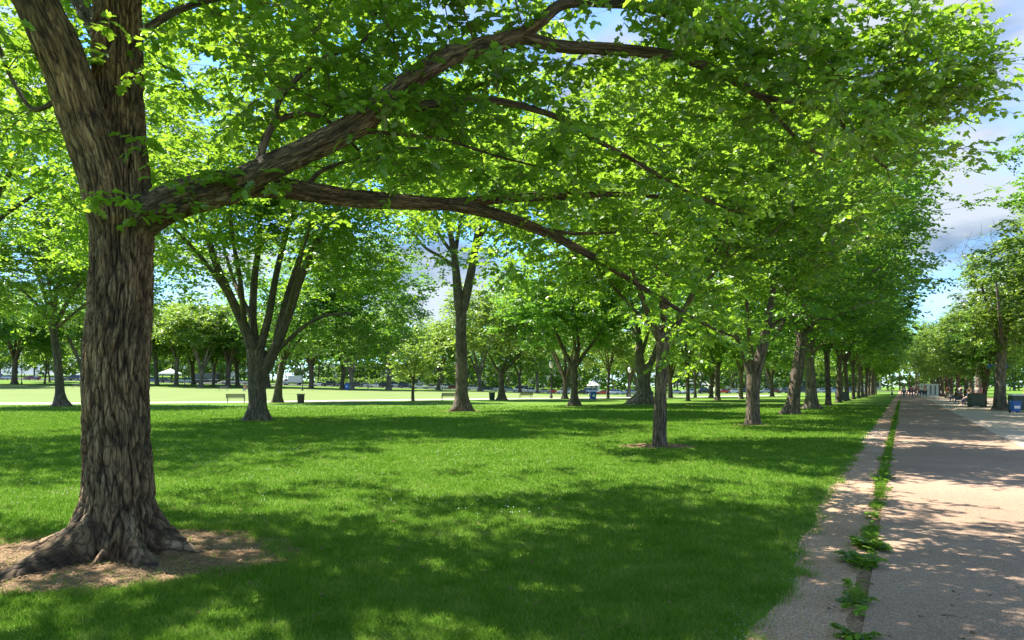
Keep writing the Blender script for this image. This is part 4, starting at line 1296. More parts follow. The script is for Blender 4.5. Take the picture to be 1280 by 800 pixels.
# clipped hedge beyond the road
def hedge(u0, u1, d, h, label):
    x0 = (u0 - 640) / FPX * d; x1 = (u1 - 640) / FPX * d
    rng = np.random.default_rng(int(u0)); n = int((x1 - x0) * 9)
    x = rng.uniform(x0, x1, n); y = d + rng.uniform(-.8, .8, n); z = ground_z(x, y) + rng.uniform(.1, h, n)
    g = Geo(); foliage(g, np.stack([x, y, z], -1), np.zeros((n, 3)), rng, K=5, J=4, L=.5, size=.3, mat=0, shape6=False, flat=.6, tilt=.7)
    o = g.build('hedge', [LEAF_YEL], rnd=True); tag(o, label, 'hedge')
hedge(395, 505, 240, 2.6, 'bright clipped hedge beyond the parked cars, left of centre')
hedge(640, 735, 238, 1.7, 'low green hedge beyond the parked cars, left of the pavilion')

# ------------------------------------------------------------------ street lamps, poles, signs
def lamp(u, d, h, label, name='street_lamp', globe=True):
    x, y, z = spot(u, d)
    r = empty(name, (x, y, z)); tag(r, label, 'lamp')
    g = Geo(); lathe_geo(g, [(.22, -.1), (.22, .35), (.16, .45), (.13, .6), (.09, .8), (.07, h * .6), (.06, h - .1), (.1, h)], 12); g.build('pole', M_METAL if globe else M_METAL, r)
    g = Geo(); lathe_geo(g, [(.10, h), (.22, h + .12), (.30, h + .45), (.28, h + .75), (.12, h + .95)], 12); g.build('lamp_globe', M_LAMP, r)
    g = Geo(); lathe_geo(g, [(.16, h + .94), (.12, h + 1.02), (.03, h + 1.15), (0, h + 1.28)], 10); g.build('finial', M_METAL, r)
lamp(27, 170, 7.2, 'street lamp with white globe at the left edge beyond the lawn')
lamp(231, 172, 4.4, 'thin lamp post across the lawn in front of the black bus, near its left end')
lamp(378, 150, 4.6, 'thin dark lamp post across the lawn above the brown litter bin')
lamp(689, 96, 4.3, 'dark lamp post standing in the walk left of the triple forked elm')
lamp(787, 120, 4.3, 'dark lamp post left of the thick lumpy elm')
lamp(1115, 150, 6.0, 'pale lamp post left of the far end of the path')
x, y = path_xy(64.5, 6.4)
r = empty('sign_post', (x, y, 0)); tag(r, 'dark post with two small blue signs near the thick trunk on the right', 'sign')
g = Geo(); lathe_geo(g, [(.09, -.1), (.09, .3), (.05, .5), (.045, 4.2), (0, 4.25)], 10); g.build('pole', M_METAL, r)
for sx in (-1, 1):
    g = Geo(); box_geo(g, sx * .48 - .34, sx * .48 + .34, -.03, .03, 3.0, 3.38); bevel(g.build('sign_panel', M_BLUED, r), .01)

# ------------------------------------------------------------------ benches
def bench():
    r = empty('park_bench')
    g = Geo()
    for k in range(5): box_geo(g, -.9, .9, -.24 + k * .1, -.16 + k * .1, .42, .45)
    g.build('seat', M_WOOD, r)
    g = Geo()
    for k in range(4):
        z0 = .52 + k * .1; y0 = .27 + k * .03
        box_geo(g, -.9, .9, y0, y0 + .03, z0, z0 + .085)
    g.build('backrest', M_WOOD, r)
    for sx in (-1, 1):
        g = Geo()
        tube_geo(g, [(sx * .78, -.22, 0), (sx * .78, -.22, .42), (sx * .78, .26, .42), (sx * .78, .38, .9)], [.025] * 4, 8)
        tube_geo(g, [(sx * .78, .28, 0), (sx * .78, .24, .42)], [.025] * 2, 8)
        tube_geo(g, [(sx * .78, -.22, .42), (sx * .78, -.22, .64), (sx * .78, .3, .66)], [.02] * 3, 8)
        g.build('leg', M_METAL, r)
    return r
b0 = None
BG = 'benches along the pale walk'
for (u, d, rz, lab, grp) in [(295, 68, .25, 'bench by the walk just left of the vase shaped elm', BG), (561, 78, .3, 'bench by the walk half behind the tall middle elm', BG),
                        (657, 88, .4, 'small far bench by the walk between the low forked elm and the lamp post', BG),
                        (279, 140, .1, 'far bench across the lawn below the white cars', None), (309, 135, .1, 'far bench across the lawn with two people sitting on it', None), (96, 150, .1, 'far bench across the lawn just left of the huge trunk', None)]:
    o = b0 if False else (bench() if b0 is None else copy_tree(b0))
    b0 = b0 or o
    x, y, z = spot(u, d)
    o.location = (x, y, z + .012); o.rotation_euler = (0, 0, rz + math.pi * (1 if d < 100 else 0)); tag(o, lab, 'bench', grp)
for k, (s, q) in enumerate([(72, 5.0), (80, 5.0), (88, 5.0), (97, 5.0)]):
    o = copy_tree(b0); x, y = path_xy(s, q); o.location = (x, y, .008); o.rotation_euler = (0, 0, math.atan2(PD[1], PD[0]) + math.pi)
    tag(o, ['nearest bench in the row right of the path', 'second bench in the row right of the path', 'third bench in the row right of the path', 'farthest bench in the row right of the path'][k], 'bench', 'benches right of the path')

# ------------------------------------------------------------------ bins
def litter_bin(name, x, y, z, mat, label, h=.92, r0=.3):
    r = empty(name, (x, y, z)); tag(r, label, 'bin')
    g = Geo(); lathe_geo(g, [(0, .0), (r0 * .8, .0), (r0 * .8, h - .04), (r0 * .72, h - .04), (r0 * .72, .1), (0, .1)], 20); g.build('liner', M_METAL, r)
    g = Geo()
    for k in range(22):
        a = k / 22 * 2 * math.pi; c, s = math.cos(a), math.sin(a)
        tube_geo(g, [(c * r0 * .88, s * r0 * .88, .05), (c * r0 * .95, s * r0 * .95, h * .5), (c * r0, s * r0, h * .86), (c * r0 * 1.12, s * r0 * 1.12, h)], [.022] * 4, 5)
    lathe_geo(g, [(r0 * .86, .03), (r0 * .92, .03), (r0 * .92, .09), (r0 * .86, .09), (r0 * .86, .03)], 20)
    lathe_geo(g, [(r0 * .97, h * .8), (r0 * 1.05, h * .8), (r0 * 1.05, h * .86), (r0 * .97, h * .86), (r0 * .97, h * .8)], 20)
    g.build('slats', mat, r)
    return r
x, y, z = spot(376, 66); litter_bin('litter_bin', x, y, z, M_BROWN, 'brown slatted litter bin on the walk right of the vase shaped elm', .95, .33)
x, y, z = spot(615, 82); litter_bin('litter_bin', x, y, z, M_GREENM, 'dark green litter bin on the walk left of the low forked elm', .95, .34)

def wheelie(name, x, y, z, rz, mat, label, w=.62, h=1.05):
    r = empty(name, (x, y, z), rz); tag(r, label, 'bin')
    g = Geo()
    a, b = w * .42, w * .5
    g.add([(-a, -a, .08), (a, -a, .08), (a, a, .08), (-a, a, .08), (-b, -b, h), (b, -b, h), (b, b, h), (-b, b, h)],
          [(0, 3, 2, 1), (4, 5, 6, 7), (0, 1, 5, 4), (1, 2, 6, 5), (2, 3, 7, 6), (3, 0, 4, 7)])
    bevel(g.build('body', mat, r), .03)
    g = Geo(); box_geo(g, -b * 1.06, b * 1.06, -b * 1.1, b * 1.06, h + .003, h + .08); bevel(g.build('lid', mat, r), .03)
    g = Geo(); box_geo(g, -.16, .16, -b * .98 - .012, -b * .98 + .02, h * .42, h * .68); g.build('decal', M_WHITE, r)
    for sx in (-1, 1):
        g = Geo(); tube_geo(g, [(sx * a - .03, a * .9, .09), (sx * a + .03, a * .9, .09)], [.09, .09], 12); g.build('wheel', M_RUBBER, r)
x, y, z = spot(741, 82); wheelie('recycling_bin', x, y, z, .2, M_BLUE, 'blue recycling bin by the walk right of the triple forked elm', .75, 1.0)
x, y, z = spot(813, 92); wheelie('recycling_bin', x, y, z, 0, M_BLUE, 'blue recycling bin seen behind the trunk of the slim elm', .75, 1.0)
x, y, z = spot(1269, 42.5); wheelie('recycling_bin', x, y, z, -.2, M_BLUE, 'blue recycling bin at the right edge of the picture', .5, .66)
x, y, z = spot(459 - 25, 165); wheelie('recycling_bin', x, y, z, 0, M_BLUE, 'tiny blue bin across the lawn under the dark thin tree', 1.0, 1.5)

def refuse_box(u, d, w, h, rz, label, mat, lidm):
    x, y, z = spot(u, d)
    r = empty('refuse_box', (x, y, z), rz); tag(r, label, 'bin')
    g = Geo(); box_geo(g, -w / 2, w / 2, -.4, .4, .1, h); bevel(g.build('body', mat, r), .03)
    g = Geo(); box_geo(g, -w / 2 - .04, w / 2 + .04, -.45, .45, h + .003, h + .1); bevel(g.build('lid', lidm, r), .03)
    for sx in (-1, 1):
        g = Geo(); box_geo(g, sx * w * .25 - w * .18, sx * w * .25 + w * .18, -.415, -.38, .2, h * .9); g.build('door', mat, r)
        g = Geo(); box_geo(g, sx * w * .4 - .05, sx * w * .4 + .05, -.3, .3, 0, .1); g.build('foot', M_METAL, r)
refuse_box(1220, 54, 1.0, 1.0, -.3, 'dark green refuse box right of the path before the small forked tree', M_GREENM, M_METAL)
refuse_box(1277, 44.5, 1.3, 1.05, -.3, 'dark cabinet with a pale top behind the blue bin at the right edge', M_GREENM, M_WHITE)
refuse_box(1052, 76, 1.1, .95, 0, 'low black box at the foot of the sixth elm of the path row', M_METAL, M_METAL)
# white kiosk
x, y = path_xy(140, 4.0)
r = empty('kiosk', (x, y, 0), -.3); tag(r, 'white boxy kiosk with grey door panels on the path, far right', 'kiosk')
g = Geo(); box_geo(g, -1.3, 1.3, -.8, .8, .0, 1.95); bevel(g.build('body', M_WHITE, r), .05)
g = Geo(); box_geo(g, -1.4, 1.4, -.9, .9, 1.953, 2.08); bevel(g.build('roof', M_WHITE, r), .04)
for sx in (-.75, .1, .8):
    g = Geo(); box_geo(g, sx - .14, sx + .14, -.83, -.79, .2, 1.8); g.build('door', M_GREYR, r)

# ------------------------------------------------------------------ vehicles
def paint(name, c, rough=.3, metal=.0):
    m, t, o = new_mat(name)
    b = node(t, 'ShaderNodeBsdfPrincipled', Roughness=rough, Metallic=metal)
    b.inputs['Base Color'].default_value = (*c, 1)
    if 'Coat Weight' in b.inputs: b.inputs['Coat Weight'].default_value = .6
    t.links.new(b.outputs[0], o.inputs[0]); return m
PC = {'white': paint('paint_white', (.75, .75, .74)), 'silver': paint('paint_silver', (.42, .44, .46), .3, .5), 'black': paint('paint_black', (.012, .012, .014)), 'red': paint('paint_red', (.55, .03, .015)),
      'dark red': paint('paint_dark_red', (.16, .012, .015)), 'grey': paint('paint_grey', (.13, .135, .14)), 'blue': paint('paint_blue', (.03, .09, .22)), 'navy blue': paint('paint_navy', (.02, .035, .09)), 'pale blue': paint('paint_pale_blue', (.3, .42, .52))}

def loft(g, stations, mat=0):
    """stations: x, [(y, z)...] right half outline from bottom centre to top centre; mirrored"""
    rings = []
    for x, pr in stations:
        ring = [(x, y, z) for (y, z) in pr] + [(x, -y, z) for (y, z) in reversed(pr)]
        rings.append(ring)
    k = len(rings[0]); v = [p for r_ in rings for p in r_]
    f = []
    for i in range(len(rings) - 1):
        for j in range(k):
            f.append((i * k + j, i * k + (j + 1) % k, (i + 1) * k + (j + 1) % k, (i + 1) * k + j))
    g.add(v, f, mat)
    g.add(rings[0], [tuple(range(k))[::-1]], mat); g.add(rings[-1], [tuple(range(k))], mat)

CARS = {
    'sedan': dict(L=4.6, W=.89, belt=.92, hood=.86, top=1.43, cab=(-.95, -.45, .75, 1.55), wheels=(-1.4, 1.38), wr=.32),
    'suv': dict(L=4.7, W=.93, belt=1.08, hood=1.02, top=1.75, cab=(-1.0, -.55, 1.75, 2.2), wheels=(-1.42, 1.38), wr=.37),
    'van': dict(L=5.4, W=.98, belt=1.2, hood=1.1, top=2.15, cab=(-1.9, -1.2, 2.45, 2.65), wheels=(-1.75, 1.75), wr=.36),
}
def make_car(kind):
    k = CARS[kind]; L = k['L'] / 2; W = k['W']; r = empty('parked_' + {'sedan': 'car', 'suv': 'car', 'van': 'van'}[kind])
    def sec(w, zt, zb=.28): return [(w * .9, zb), (w, zb + .2), (w, zt - .16), (w * .93, zt)]
    g = Geo()
    loft(g, [(-L, sec(W * .8, .62, .36)), (-L + .12, sec(W * .95, k['hood'] - .16)), (-L + .5, sec(W, k['hood'] - .05)), (k['cab'][0], sec(W, k['hood'])), (k['cab'][0] + .3, sec(W, k['belt'])),
             (k['cab'][3] if k['cab'][3] < L - .2 else L - .25, sec(W, k['belt'])), (L - .1, sec(W * .97, k['belt'] - .06)), (L, sec(W * .85, k['belt'] - .2, .36))])
    bevel(g.build('body', PC['white'], r), .02)
    a, b, c, d = k['cab']; zb = k['belt'] - .03; zt = k['top']; d = min(d, L - .06)
    g = Geo(); wi = W * .9; wt = W * .74
    g.add([(a, -wi, zb), (d, -wi, zb), (d, wi, zb), (a, wi, zb), (b, -wt, zt - .05), (c, -wt, zt - .05), (c, wt, zt - .05), (b, wt, zt - .05)],
          [(0, 3, 2, 1), (4, 5, 6, 7), (0, 1, 5, 4), (1, 2, 6, 5), (2, 3, 7, 6), (3, 0, 4, 7)])
    g.build('window_glass', M_DARKG, r)
    g = Geo(); box_geo(g, b - .03, c + .05, -wt - .02, wt + .02, zt - .047, zt); bevel(g.build('roof', PC['white'], r), .02)
    g = Geo()
    for f_ in (.33, .68):
        for sy in (-1, 1):
            xb = a + (d - a) * f_; xt = b + (c - b) * f_
            tube_geo(g, [(xb, sy * (wi + .005), zb), (xt, sy * (wt + .005), zt - .03)], [.035, .03], 5)
    g.build('pillars', PC['white'], r)
    for wx in k['wheels']:
        for sy in (-1, 1):
            wr = k['wr']
            g = Geo()
            th = np.linspace(0, 2 * math.pi, 20, endpoint=False)
            prof = [(wr * .62, -.1), (wr * .95, -.11), (wr, -.07), (wr, .07), (wr * .95, .11), (wr * .62, .1)]
            v = [(wx + p * math.cos(t), sy * (W - .08) + q, wr + p * math.sin(t)) for (p, q) in prof for t in th]
            f = [(i * 20 + j, i * 20 + (j + 1) % 20, (i + 1) * 20 + (j + 1) % 20, (i + 1) * 20 + j) for i in range(5) for j in range(20)]
            g.add(v, f); w = g.build('wheel', M_RUBBER, r)
            g = Geo(); v = [(wx, sy * (W + .02), wr)] + [(wx + wr * .6 * math.cos(t), sy * (W - .0), wr + wr * .6 * math.sin(t)) for t in th]
            g.add(v, [(0, 1 + j, 1 + (j + 1) % 20) for j in range(20)]); g.build('rim', M_SILVERM, w)
    for sy in (-1, 1):
        g = Geo(); box_geo(g, -L - .01, -L + .2, sy * W * .72 - .16, sy * W * .72 + .16, .6, .74); bevel(g.build('headlight', M_LAMP, r), .01)
        g = Geo(); box_geo(g, L - .14, L + .01, sy * W * .74 - .12, sy * W * .74 + .12, .7, .86); bevel(g.build('taillight', M_RED, r), .01)
    return r
car_proto = {}
def put_car(kind, u, d, col, label, rz=0.0):
    if kind not in car_proto:
        car_proto[kind] = make_car(kind); o = car_proto[kind]
    else: o = copy_tree(car_proto[kind])
    x, y, z = spot(u, d)
    o.location = (x, y, z + .017); o.rotation_euler = (0, 0, rz)
    for ch in o.children:
        if ch.name.split('.')[0] in ('body', 'roof', 'pillars'):
            ch.material_slots[0].link = 'OBJECT'; ch.material_slots[0].material = PC[col]
    tag(o, label, 'van' if kind == 'van' else 'car', 'cars parked along the far road')
for (u, kind, col, where) in [
    (-6, 'suv', 'black', 'at the left edge, left of the street lamp'), (12, 'sedan', 'silver', 'at the left edge, next to the street lamp'), (40, 'sedan', 'dark red', 'between the street lamp and the slender curved elm'), (92, 'suv', 'black', 'just left of the huge trunk'),
    (190, 'suv', 'blue', 'first to the right of the huge trunk'), (208, 'sedan', 'black', 'second to the right of the huge trunk'), (232, 'suv', 'pale blue', 'directly left of the black bus'),
    (286, 'suv', 'white', 'directly right of the black bus'), (301, 'sedan', 'white', 'left of the trunk of the vase shaped elm'),
    (411, 'suv', 'black', 'above and right of the brown litter bin'), (427, 'sedan', 'grey', 'left of the pale forked tree'), (446, 'suv', 'black', 'right of the pale forked tree'), (455, 'sedan', 'silver', 'touching the black car right of the pale forked tree'),
    (470, 'sedan', 'white', 'two cars right of the pale forked tree'), (483, 'suv', 'black', 'left of the broad far tree'), (495, 'van', 'silver', 'just left of the young tree'), (507, 'suv', 'navy blue', 'behind the stem of the young tree'),
    (525, 'sedan', 'white', 'right of the stem of the young tree'), (539, 'sedan', 'silver', 'halfway from the young tree to the tall middle elm'),
    (592, 'suv', 'white', 'directly right of the tall middle elm'), (609, 'sedan', 'navy blue', 'above the green litter bin'), (638, 'sedan', 'pale blue', 'right of the low forked elm'), (650, 'van', 'white', 'above the far bench'),
    (665, 'suv', 'white', 'right of the far bench'), (679, 'sedan', 'silver', 'left of the dark lamp post'), (692, 'sedan', 'red', 'behind the dark lamp post'), (727, 'sedan', 'black', 'just right of the triple forked elm'),
    (740, 'van', 'white', 'behind the blue recycling bin'), (755, 'sedan', 'red', 'right of the blue recycling bin'), (774, 'sedan', 'pale blue', 'right of the slender elm by the walk'), (789, 'suv', 'silver', 'left of the thick lumpy elm'),
    (882, 'suv', 'black', 'between the straight dark elm and the low forked elm'), (917, 'sedan', 'white', 'left of the dark forked elm'), (931, 'suv', 'navy blue', 'touching the left side of the dark forked elm'),
    (957, 'sedan', 'silver', 'right of the dark forked elm'), (969, 'sedan', 'dark red', 'between the dark forked and leaning elms'), (979, 'sedan', 'grey', 'touching the leaning elm on its left'), (1002, 'van', 'navy blue', 'between the leaning elm and the peeling elm'),
    (1026, 'sedan', 'silver', 'right of the peeling elm'), (1042, 'sedan', 'pale blue', 'right of the fifth elm of the path row'), (1066, 'suv', 'grey', 'right of the sixth elm of the path row'), (1084, 'sedan', 'white', 'near the far end of the path row'),
    (399, 'sedan', 'white', 'directly above the brown litter bin'), (437, 'sedan', 'silver', 'half behind the pale forked tree'), (551, 'suv', 'white', 'left of the far person in white'), (567, 'sedan', 'dark red', 'just left of the tall middle elm'),
    (625, 'suv', 'silver', 'behind the low forked elm'), (704, 'suv', 'white', 'behind the stout pinkish elm'), (766, 'suv', 'white', 'between the red car and the pale blue car'), (845, 'sedan', 'silver', 'just right of the slim elm'),
    (861, 'suv', 'white', 'behind the straight dark elm'), (904, 'sedan', 'red', 'right of the low forked elm in the shade'), (989, 'sedan', 'white', 'behind the leaning elm'), (73, 'sedan', 'silver', 'behind the slender curved elm'), (110, 'sedan', 'white', 'touching the left side of the huge trunk')]:
    put_car(kind, u, 213.5 + (0 if kind != 'van' else .3), col, col + ' ' + {'sedan': 'parked car', 'suv': 'tall parked car', 'van': 'parked van'}[kind] + ' ' + where, rz=_rt.choice([0, math.pi]))
# black bus
x, y, z = spot(258, 220)
r = empty('bus', (x, y, z + .017)); tag(r, 'long black bus parked on the far road across the lawn', 'bus')
g = Geo(); loft(g, [(-4.6, [(1.05, .4), (1.2, .6), (1.2, 2.7), (1.0, 3.0)]), (-4.45, [(1.2, .3), (1.25, .5), (1.25, 2.9), (1.1, 3.15)]), (4.5, [(1.2, .3), (1.25, .5), (1.25, 2.9), (1.1, 3.15)]), (4.6, [(1.1, .4), (1.2, .6), (1.2, 2.8), (1.0, 3.0)])])
bevel(g.build('body', PC['black'], r), .03)
for k in range(7):
    g = Geo(); box_geo(g, -4.1 + k * 1.18, -3.1 + k * 1.18, -1.275, -1.24, 1.5, 2.5); g.build('window', M_DARKG, r)
g = Geo(); box_geo(g, -4.4, 4.4, -1.27, -1.245, .95, 1.2); g.build('stripe', PC['silver'], r)
for wx in (-2.9, 2.6):
    for sy in (-1, 1):
        g = Geo(); tube_geo(g, [(wx, sy * 1.0, .48), (wx, sy * 1.27, .48)], [.48, .48], 18); w = g.build('wheel', M_RUBBER, r)
        g = Geo(); tube_geo(g, [(wx, sy * 1.27, .48), (wx, sy * 1.29, .48)], [.26, .26], 14); g.build('rim', M_SILVERM, w)
# white box truck
x, y, z = spot(366, 222)
r = empty('box_truck', (x, y, z + .017)); tag(r, 'white box truck parked beyond the brown litter bin', 'truck')
g = Geo(); box_geo(g, -1.2, 3.0, -1.15, 1.15, .75, 3.0); bevel(g.build('cargo_box', PC['white'], r), .04)
g = Geo(); loft(g, [(-3.1, [(.85, .4), (1.0, .6), (1.0, 1.1), (.9, 1.2)]), (-2.9, [(.95, .35), (1.05, .5), (1.05, 1.3), (.95, 1.4)]), (-2.3, [(.95, .35), (1.05, .5), (1.05, 1.9), (.85, 2.2)]), (-1.25, [(.95, .35), (1.05, .5), (1.05, 1.95), (.85, 2.25)])])
bevel(g.build('cab', PC['white'], r), .03)
for sy in (-1, 1):
    g = Geo(); box_geo(g, -2.2, -1.5, sy * 1.06 - .012, sy * 1.06 + .012, 1.3, 1.9); g.build('window', M_DARKG, r)
g = Geo(); box_geo(g, -1.3, 3.0, -.5, .5, .45, .74); g.build('chassis', M_METAL, r)
for wx in (-2.2, 2.0):
    for sy in (-1, 1):
        g = Geo(); tube_geo(g, [(wx, sy * .85, .42), (wx, sy * 1.1, .42)], [.42, .42], 16); w = g.build('wheel', M_RUBBER, r)
        g = Geo(); tube_geo(g, [(wx, sy * 1.1, .42), (wx, sy * 1.12, .42)], [.22, .22], 12); g.build('rim', M_SILVERM, w)

# ------------------------------------------------------------------ people
def skin_obj(name, joints, edges, root, mat, parent, sub=2):
    me = bpy.data.meshes.new(name + '_cage')
    keys = list(joints)
    me.from_pydata([joints[k][:3] for k in keys], [(keys.index(a), keys.index(b)) for a, b in edges], [])
    o = bpy.data.objects.new('cage', me); COL.objects.link(o)
    m = o.modifiers.new('s', 'SKIN'); m.use_smooth_shade = True
    for i, k in enumerate(keys):
        rr = joints[k][3]
        me.skin_vertices[0].data[i].radius = (rr, rr) if np.isscalar(rr) else rr
        me.skin_vertices[0].data[i].use_root = (k == root)
    s = o.modifiers.new('u', 'SUBSURF'); s.levels = sub; s.render_levels = sub
    dg = bpy.context.evaluated_depsgraph_get(); dg.update()
    nm = bpy.data.meshes.new_from_object(o.evaluated_get(dg))
    nm.name = name
    bpy.data.objects.remove(o); bpy.data.meshes.remove(me)
    nm.materials.clear(); nm.materials.append(mat)
    return link_mesh(name, nm, parent)
M_SKIN = plain('skin', (.5, .3, .21), .6, var=.04)
M_HAIR = plain('hair', (.04, .025, .018), .7)
CL = {c: plain('cloth_' + c.replace(' ', '_'), v, .85, var=.06) for c, v in {'red': (.5, .03, .03), 'white': (.7, .7, .68), 'blue': (.04, .12, .4), 'navy': (.02, .03, .09), 'orange': (.6, .2, .05), 'black': (.02, .02, .02),
      'grey': (.25, .25, .26), 'pink': (.6, .22, .25), 'teal': (.03, .3, .32), 'khaki': (.35, .28, .18), 'denim': (.07, .12, .22)}.items()}
def person_proto(pose):
    r = empty('person')
    if pose == 'sit':
        hip, knee, foot = .5, (.46, .5), .08
        J = {'pel': (0, 0, .54, (.14, .11)), 'wst': (0, .02, .72, (.12, .09)), 'chs': (0, .04, .95, (.15, .11)), 'nck': (0, .03, 1.14, .055), 'hd0': (0, .0, 1.2, .06), 'hd1': (0, -.02, 1.3, .095), 'hd2': (0, -.01, 1.38, .07)}
        legs = lambda s: [(s * .09, 0, .52, .085), (s * .12, -.42, .52, .062), (s * .12, -.46, .1, .04), (s * .12, -.6, .05, .035)]
        arms = lambda s: [(s * .19, .03, 1.05, .05), (s * .24, -.03, .8, .04), (s * .14, -.25, .68, .03), (s * .1, -.34, .64, .03)]
    else:
        st = .0 if pose == 'stand' else .22
        J = {'pel': (0, 0, .95, (.14, .10)), 'wst': (0, 0, 1.12, (.12, .09)), 'chs': (0, 0, 1.34, (.15, .10)), 'nck': (0, 0, 1.5, .055), 'hd0': (0, -.02, 1.55, .06), 'hd1': (0, -.03, 1.65, .09), 'hd2': (0, -.02, 1.72, .07)}
        legs = lambda s: [(s * .09, 0, .9, .09), (s * .1, -s * st * .6 - .01, .5, .062), (s * .1, -s * st, .09, .04), (s * .11, -s * st - .13, .04, .035)]
        arms = lambda s: [(s * .19, 0, 1.42, .05), (s * .25, s * st * .5, 1.14, .04), (s * .25, s * st - .05, .9, .03), (s * .25, s * st - .08, .82, .03)]
    E = [('pel', 'wst'), ('wst', 'chs'), ('chs', 'nck'), ('nck', 'hd0'), ('hd0', 'hd1'), ('hd1', 'hd2')]
    for s, t in ((-1, 'l'), (1, 'r')):
        for i, p in enumerate(legs(s)): J['g%s%d' % (t, i)] = p
        for i, p in enumerate(arms(s)): J['a%s%d' % (t, i)] = p
        E += [('pel', 'g%s0' % t)] + [('g%s%d' % (t, i), 'g%s%d' % (t, i + 1)) for i in range(3)] + [('chs', 'a%s0' % t)] + [('a%s%d' % (t, i), 'a%s%d' % (t, i + 1)) for i in range(3)]
    skin_obj('body', J, E, 'pel', M_SKIN, r)
    def fat(p, k): return (*p[:3], tuple(np.array(p[3]) * k) if not np.isscalar(p[3]) else p[3] * k)
    S = {k: fat(J[k], 1.18) for k in ('pel', 'wst', 'chs')}
    SE = [('pel', 'wst'), ('wst', 'chs')]
    for t in 'lr':
        S['a%s0' % t] = fat(J['a%s0' % t], 1.3); S['a%s1' % t] = fat(J['a%s1' % t], 1.35); SE += [('chs', 'a%s0' % t), ('a%s0' % t, 'a%s1' % t)]
    skin_obj('shirt', S, SE, 'pel', CL['white'], r)
    S = {'pel': fat(J['pel'], 1.2)}; SE = []
    for t in 'lr':
        for i in range(3): S['g%s%d' % (t, i)] = fat(J['g%s%d' % (t, i)], 1.28)
        SE += [('pel', 'g%s0' % t), ('g%s0' % t, 'g%s1' % t), ('g%s1' % t, 'g%s2' % t)]
    skin_obj('trousers', S, SE, 'pel', CL['navy'], r)
    h = J['hd1']; g = Geo()
    bm_ = bmesh.new(); bmesh.ops.create_uvsphere(bm_, u_segments=14, v_segments=9, radius=.112)
    for v in bm_.verts: v.co = Vector((h[0] + v.co.x * .92, h[1] + .025 + v.co.y * 1.02, h[2] + .045 + v.co.z * 1.0))
    me = bpy.data.meshes.new('hair'); bm_.to_mesh(me); bm_.free(); me.materials.append(M_HAIR); link_mesh('hair', me, r)
    return r
pp = {}
def put_person(pose, x, y, z, rz, shirt, legs, label, sc=1.0, group=None):
    if pose not in pp: pp[pose] = person_proto(pose); o = pp[pose]
    else: o = copy_tree(pp[pose])
    o.location = (x, y, z); o.rotation_euler = (0, 0, rz); o.scale = (sc,) * 3
    for ch in o.children:
        n = ch.name.split('.')[0]
        if n in ('shirt', 'trousers'):
            ch.material_slots[0].link = 'OBJECT'; ch.material_slots[0].material = CL[shirt if n == 'shirt' else legs]
    tag(o, label, 'person', group)
# two people on the far bench
x, y, z = spot(309, 135)
put_person('sit', x - .4, y - .02, z - .03, .1, 'orange', 'denim', 'person in orange sitting on the far bench beside another')
put_person('sit', x + .4, y - .02, z - .03, .1, 'white', 'navy', 'person in white sitting on the far bench, right of the one in orange')
x, y, z = spot(460, 168); put_person('walk', x, y, z, 1.2, 'pink', 'khaki', 'person in pink walking beyond the lawn near the parked cars')
x, y, z = spot(577 - 24, 175); put_person('walk', x, y, z, -1.2, 'white', 'denim', 'person in white walking beyond the lawn left of the tall middle elm')
PGp = 'people far along the path'
for (s, q, pose, sh, lg, lab, rz) in [
    (126, 1.2, 'walk', 'red', 'denim', 'person in a red shirt walking in the middle of the far path', 0.5), (128, 2.3, 'walk', 'red', 'navy', 'second person in red, walking to the right of the first', 0.4),
    (133, .4, 'walk', 'white', 'khaki', 'person in a white shirt at the left side of the far path', -2.6), (131, 3.4, 'stand', 'teal', 'black', 'person in teal standing left of the white kiosk', 1.0),
    (136, 1.7, 'walk', 'pink', 'navy', 'person in pink behind the people in red on the far path', 3.2), (141, .0, 'walk', 'navy', 'khaki', 'person in navy and khaki far down the path at its left edge', -2.7),
    (145, 2.6, 'stand', 'blue', 'denim', 'person in a blue shirt far down the path near the kiosk', .2), (152, 1.0, 'walk', 'grey', 'black', 'grey clad person farthest down the middle of the path', .4),
    (76, 6.4, 'stand', 'pink', 'navy', 'person in pink standing under the trees right of the path', 2.4), (84, 6.6, 'stand', 'grey', 'black', 'person in grey and black standing among the trunks right of the path', 2.0),
    (93, 5.8, 'stand', 'white', 'denim', 'person in white standing by the benches right of the path', 2.2), (70, 9.0, 'walk', 'red', 'black', 'person in red walking behind the small forked tree on the right', 2.2),
    (104, 5.2, 'walk', 'black', 'khaki', 'person in black walking beside the right row of trees', .5),
    (122, .2, 'stand', 'white', 'denim', 'person in white and denim standing left of the people in red', 2.5), (124, 3.0, 'walk', 'orange', 'navy', 'person in orange walking right of the people in red', .3),
    (138, 2.9, 'walk', 'white', 'black', 'person in white and black behind the one in teal', .2), (112, 5.4, 'stand', 'red', 'khaki', 'person in red and khaki under the far right row of trees', 2.2),
    (98, 6.8, 'stand', 'orange', 'denim', 'person in orange under the fifth tree right of the path', 2.2)]:
    x, y = path_xy(s, q); put_person(pose, x, y, .012, rz, sh, lg, lab, 1.0, PGp)
for (s, sh, lg, lab) in [(72.4, 'blue', 'khaki', 'person in blue sitting on the nearest bench right of the path'), (71.6, 'white', 'navy', 'person in white sitting on the nearest bench right of the path'),
                         (80, 'pink', 'denim', 'person in pink sitting on the second bench right of the path'), (88.4, 'black', 'denim', 'person in black sitting on the third bench right of the path')]:
    x, y = path_xy(s, 5.0); put_person('sit', x, y, -.03, math.atan2(PD[1], PD[0]) + math.pi, sh, lg, lab)

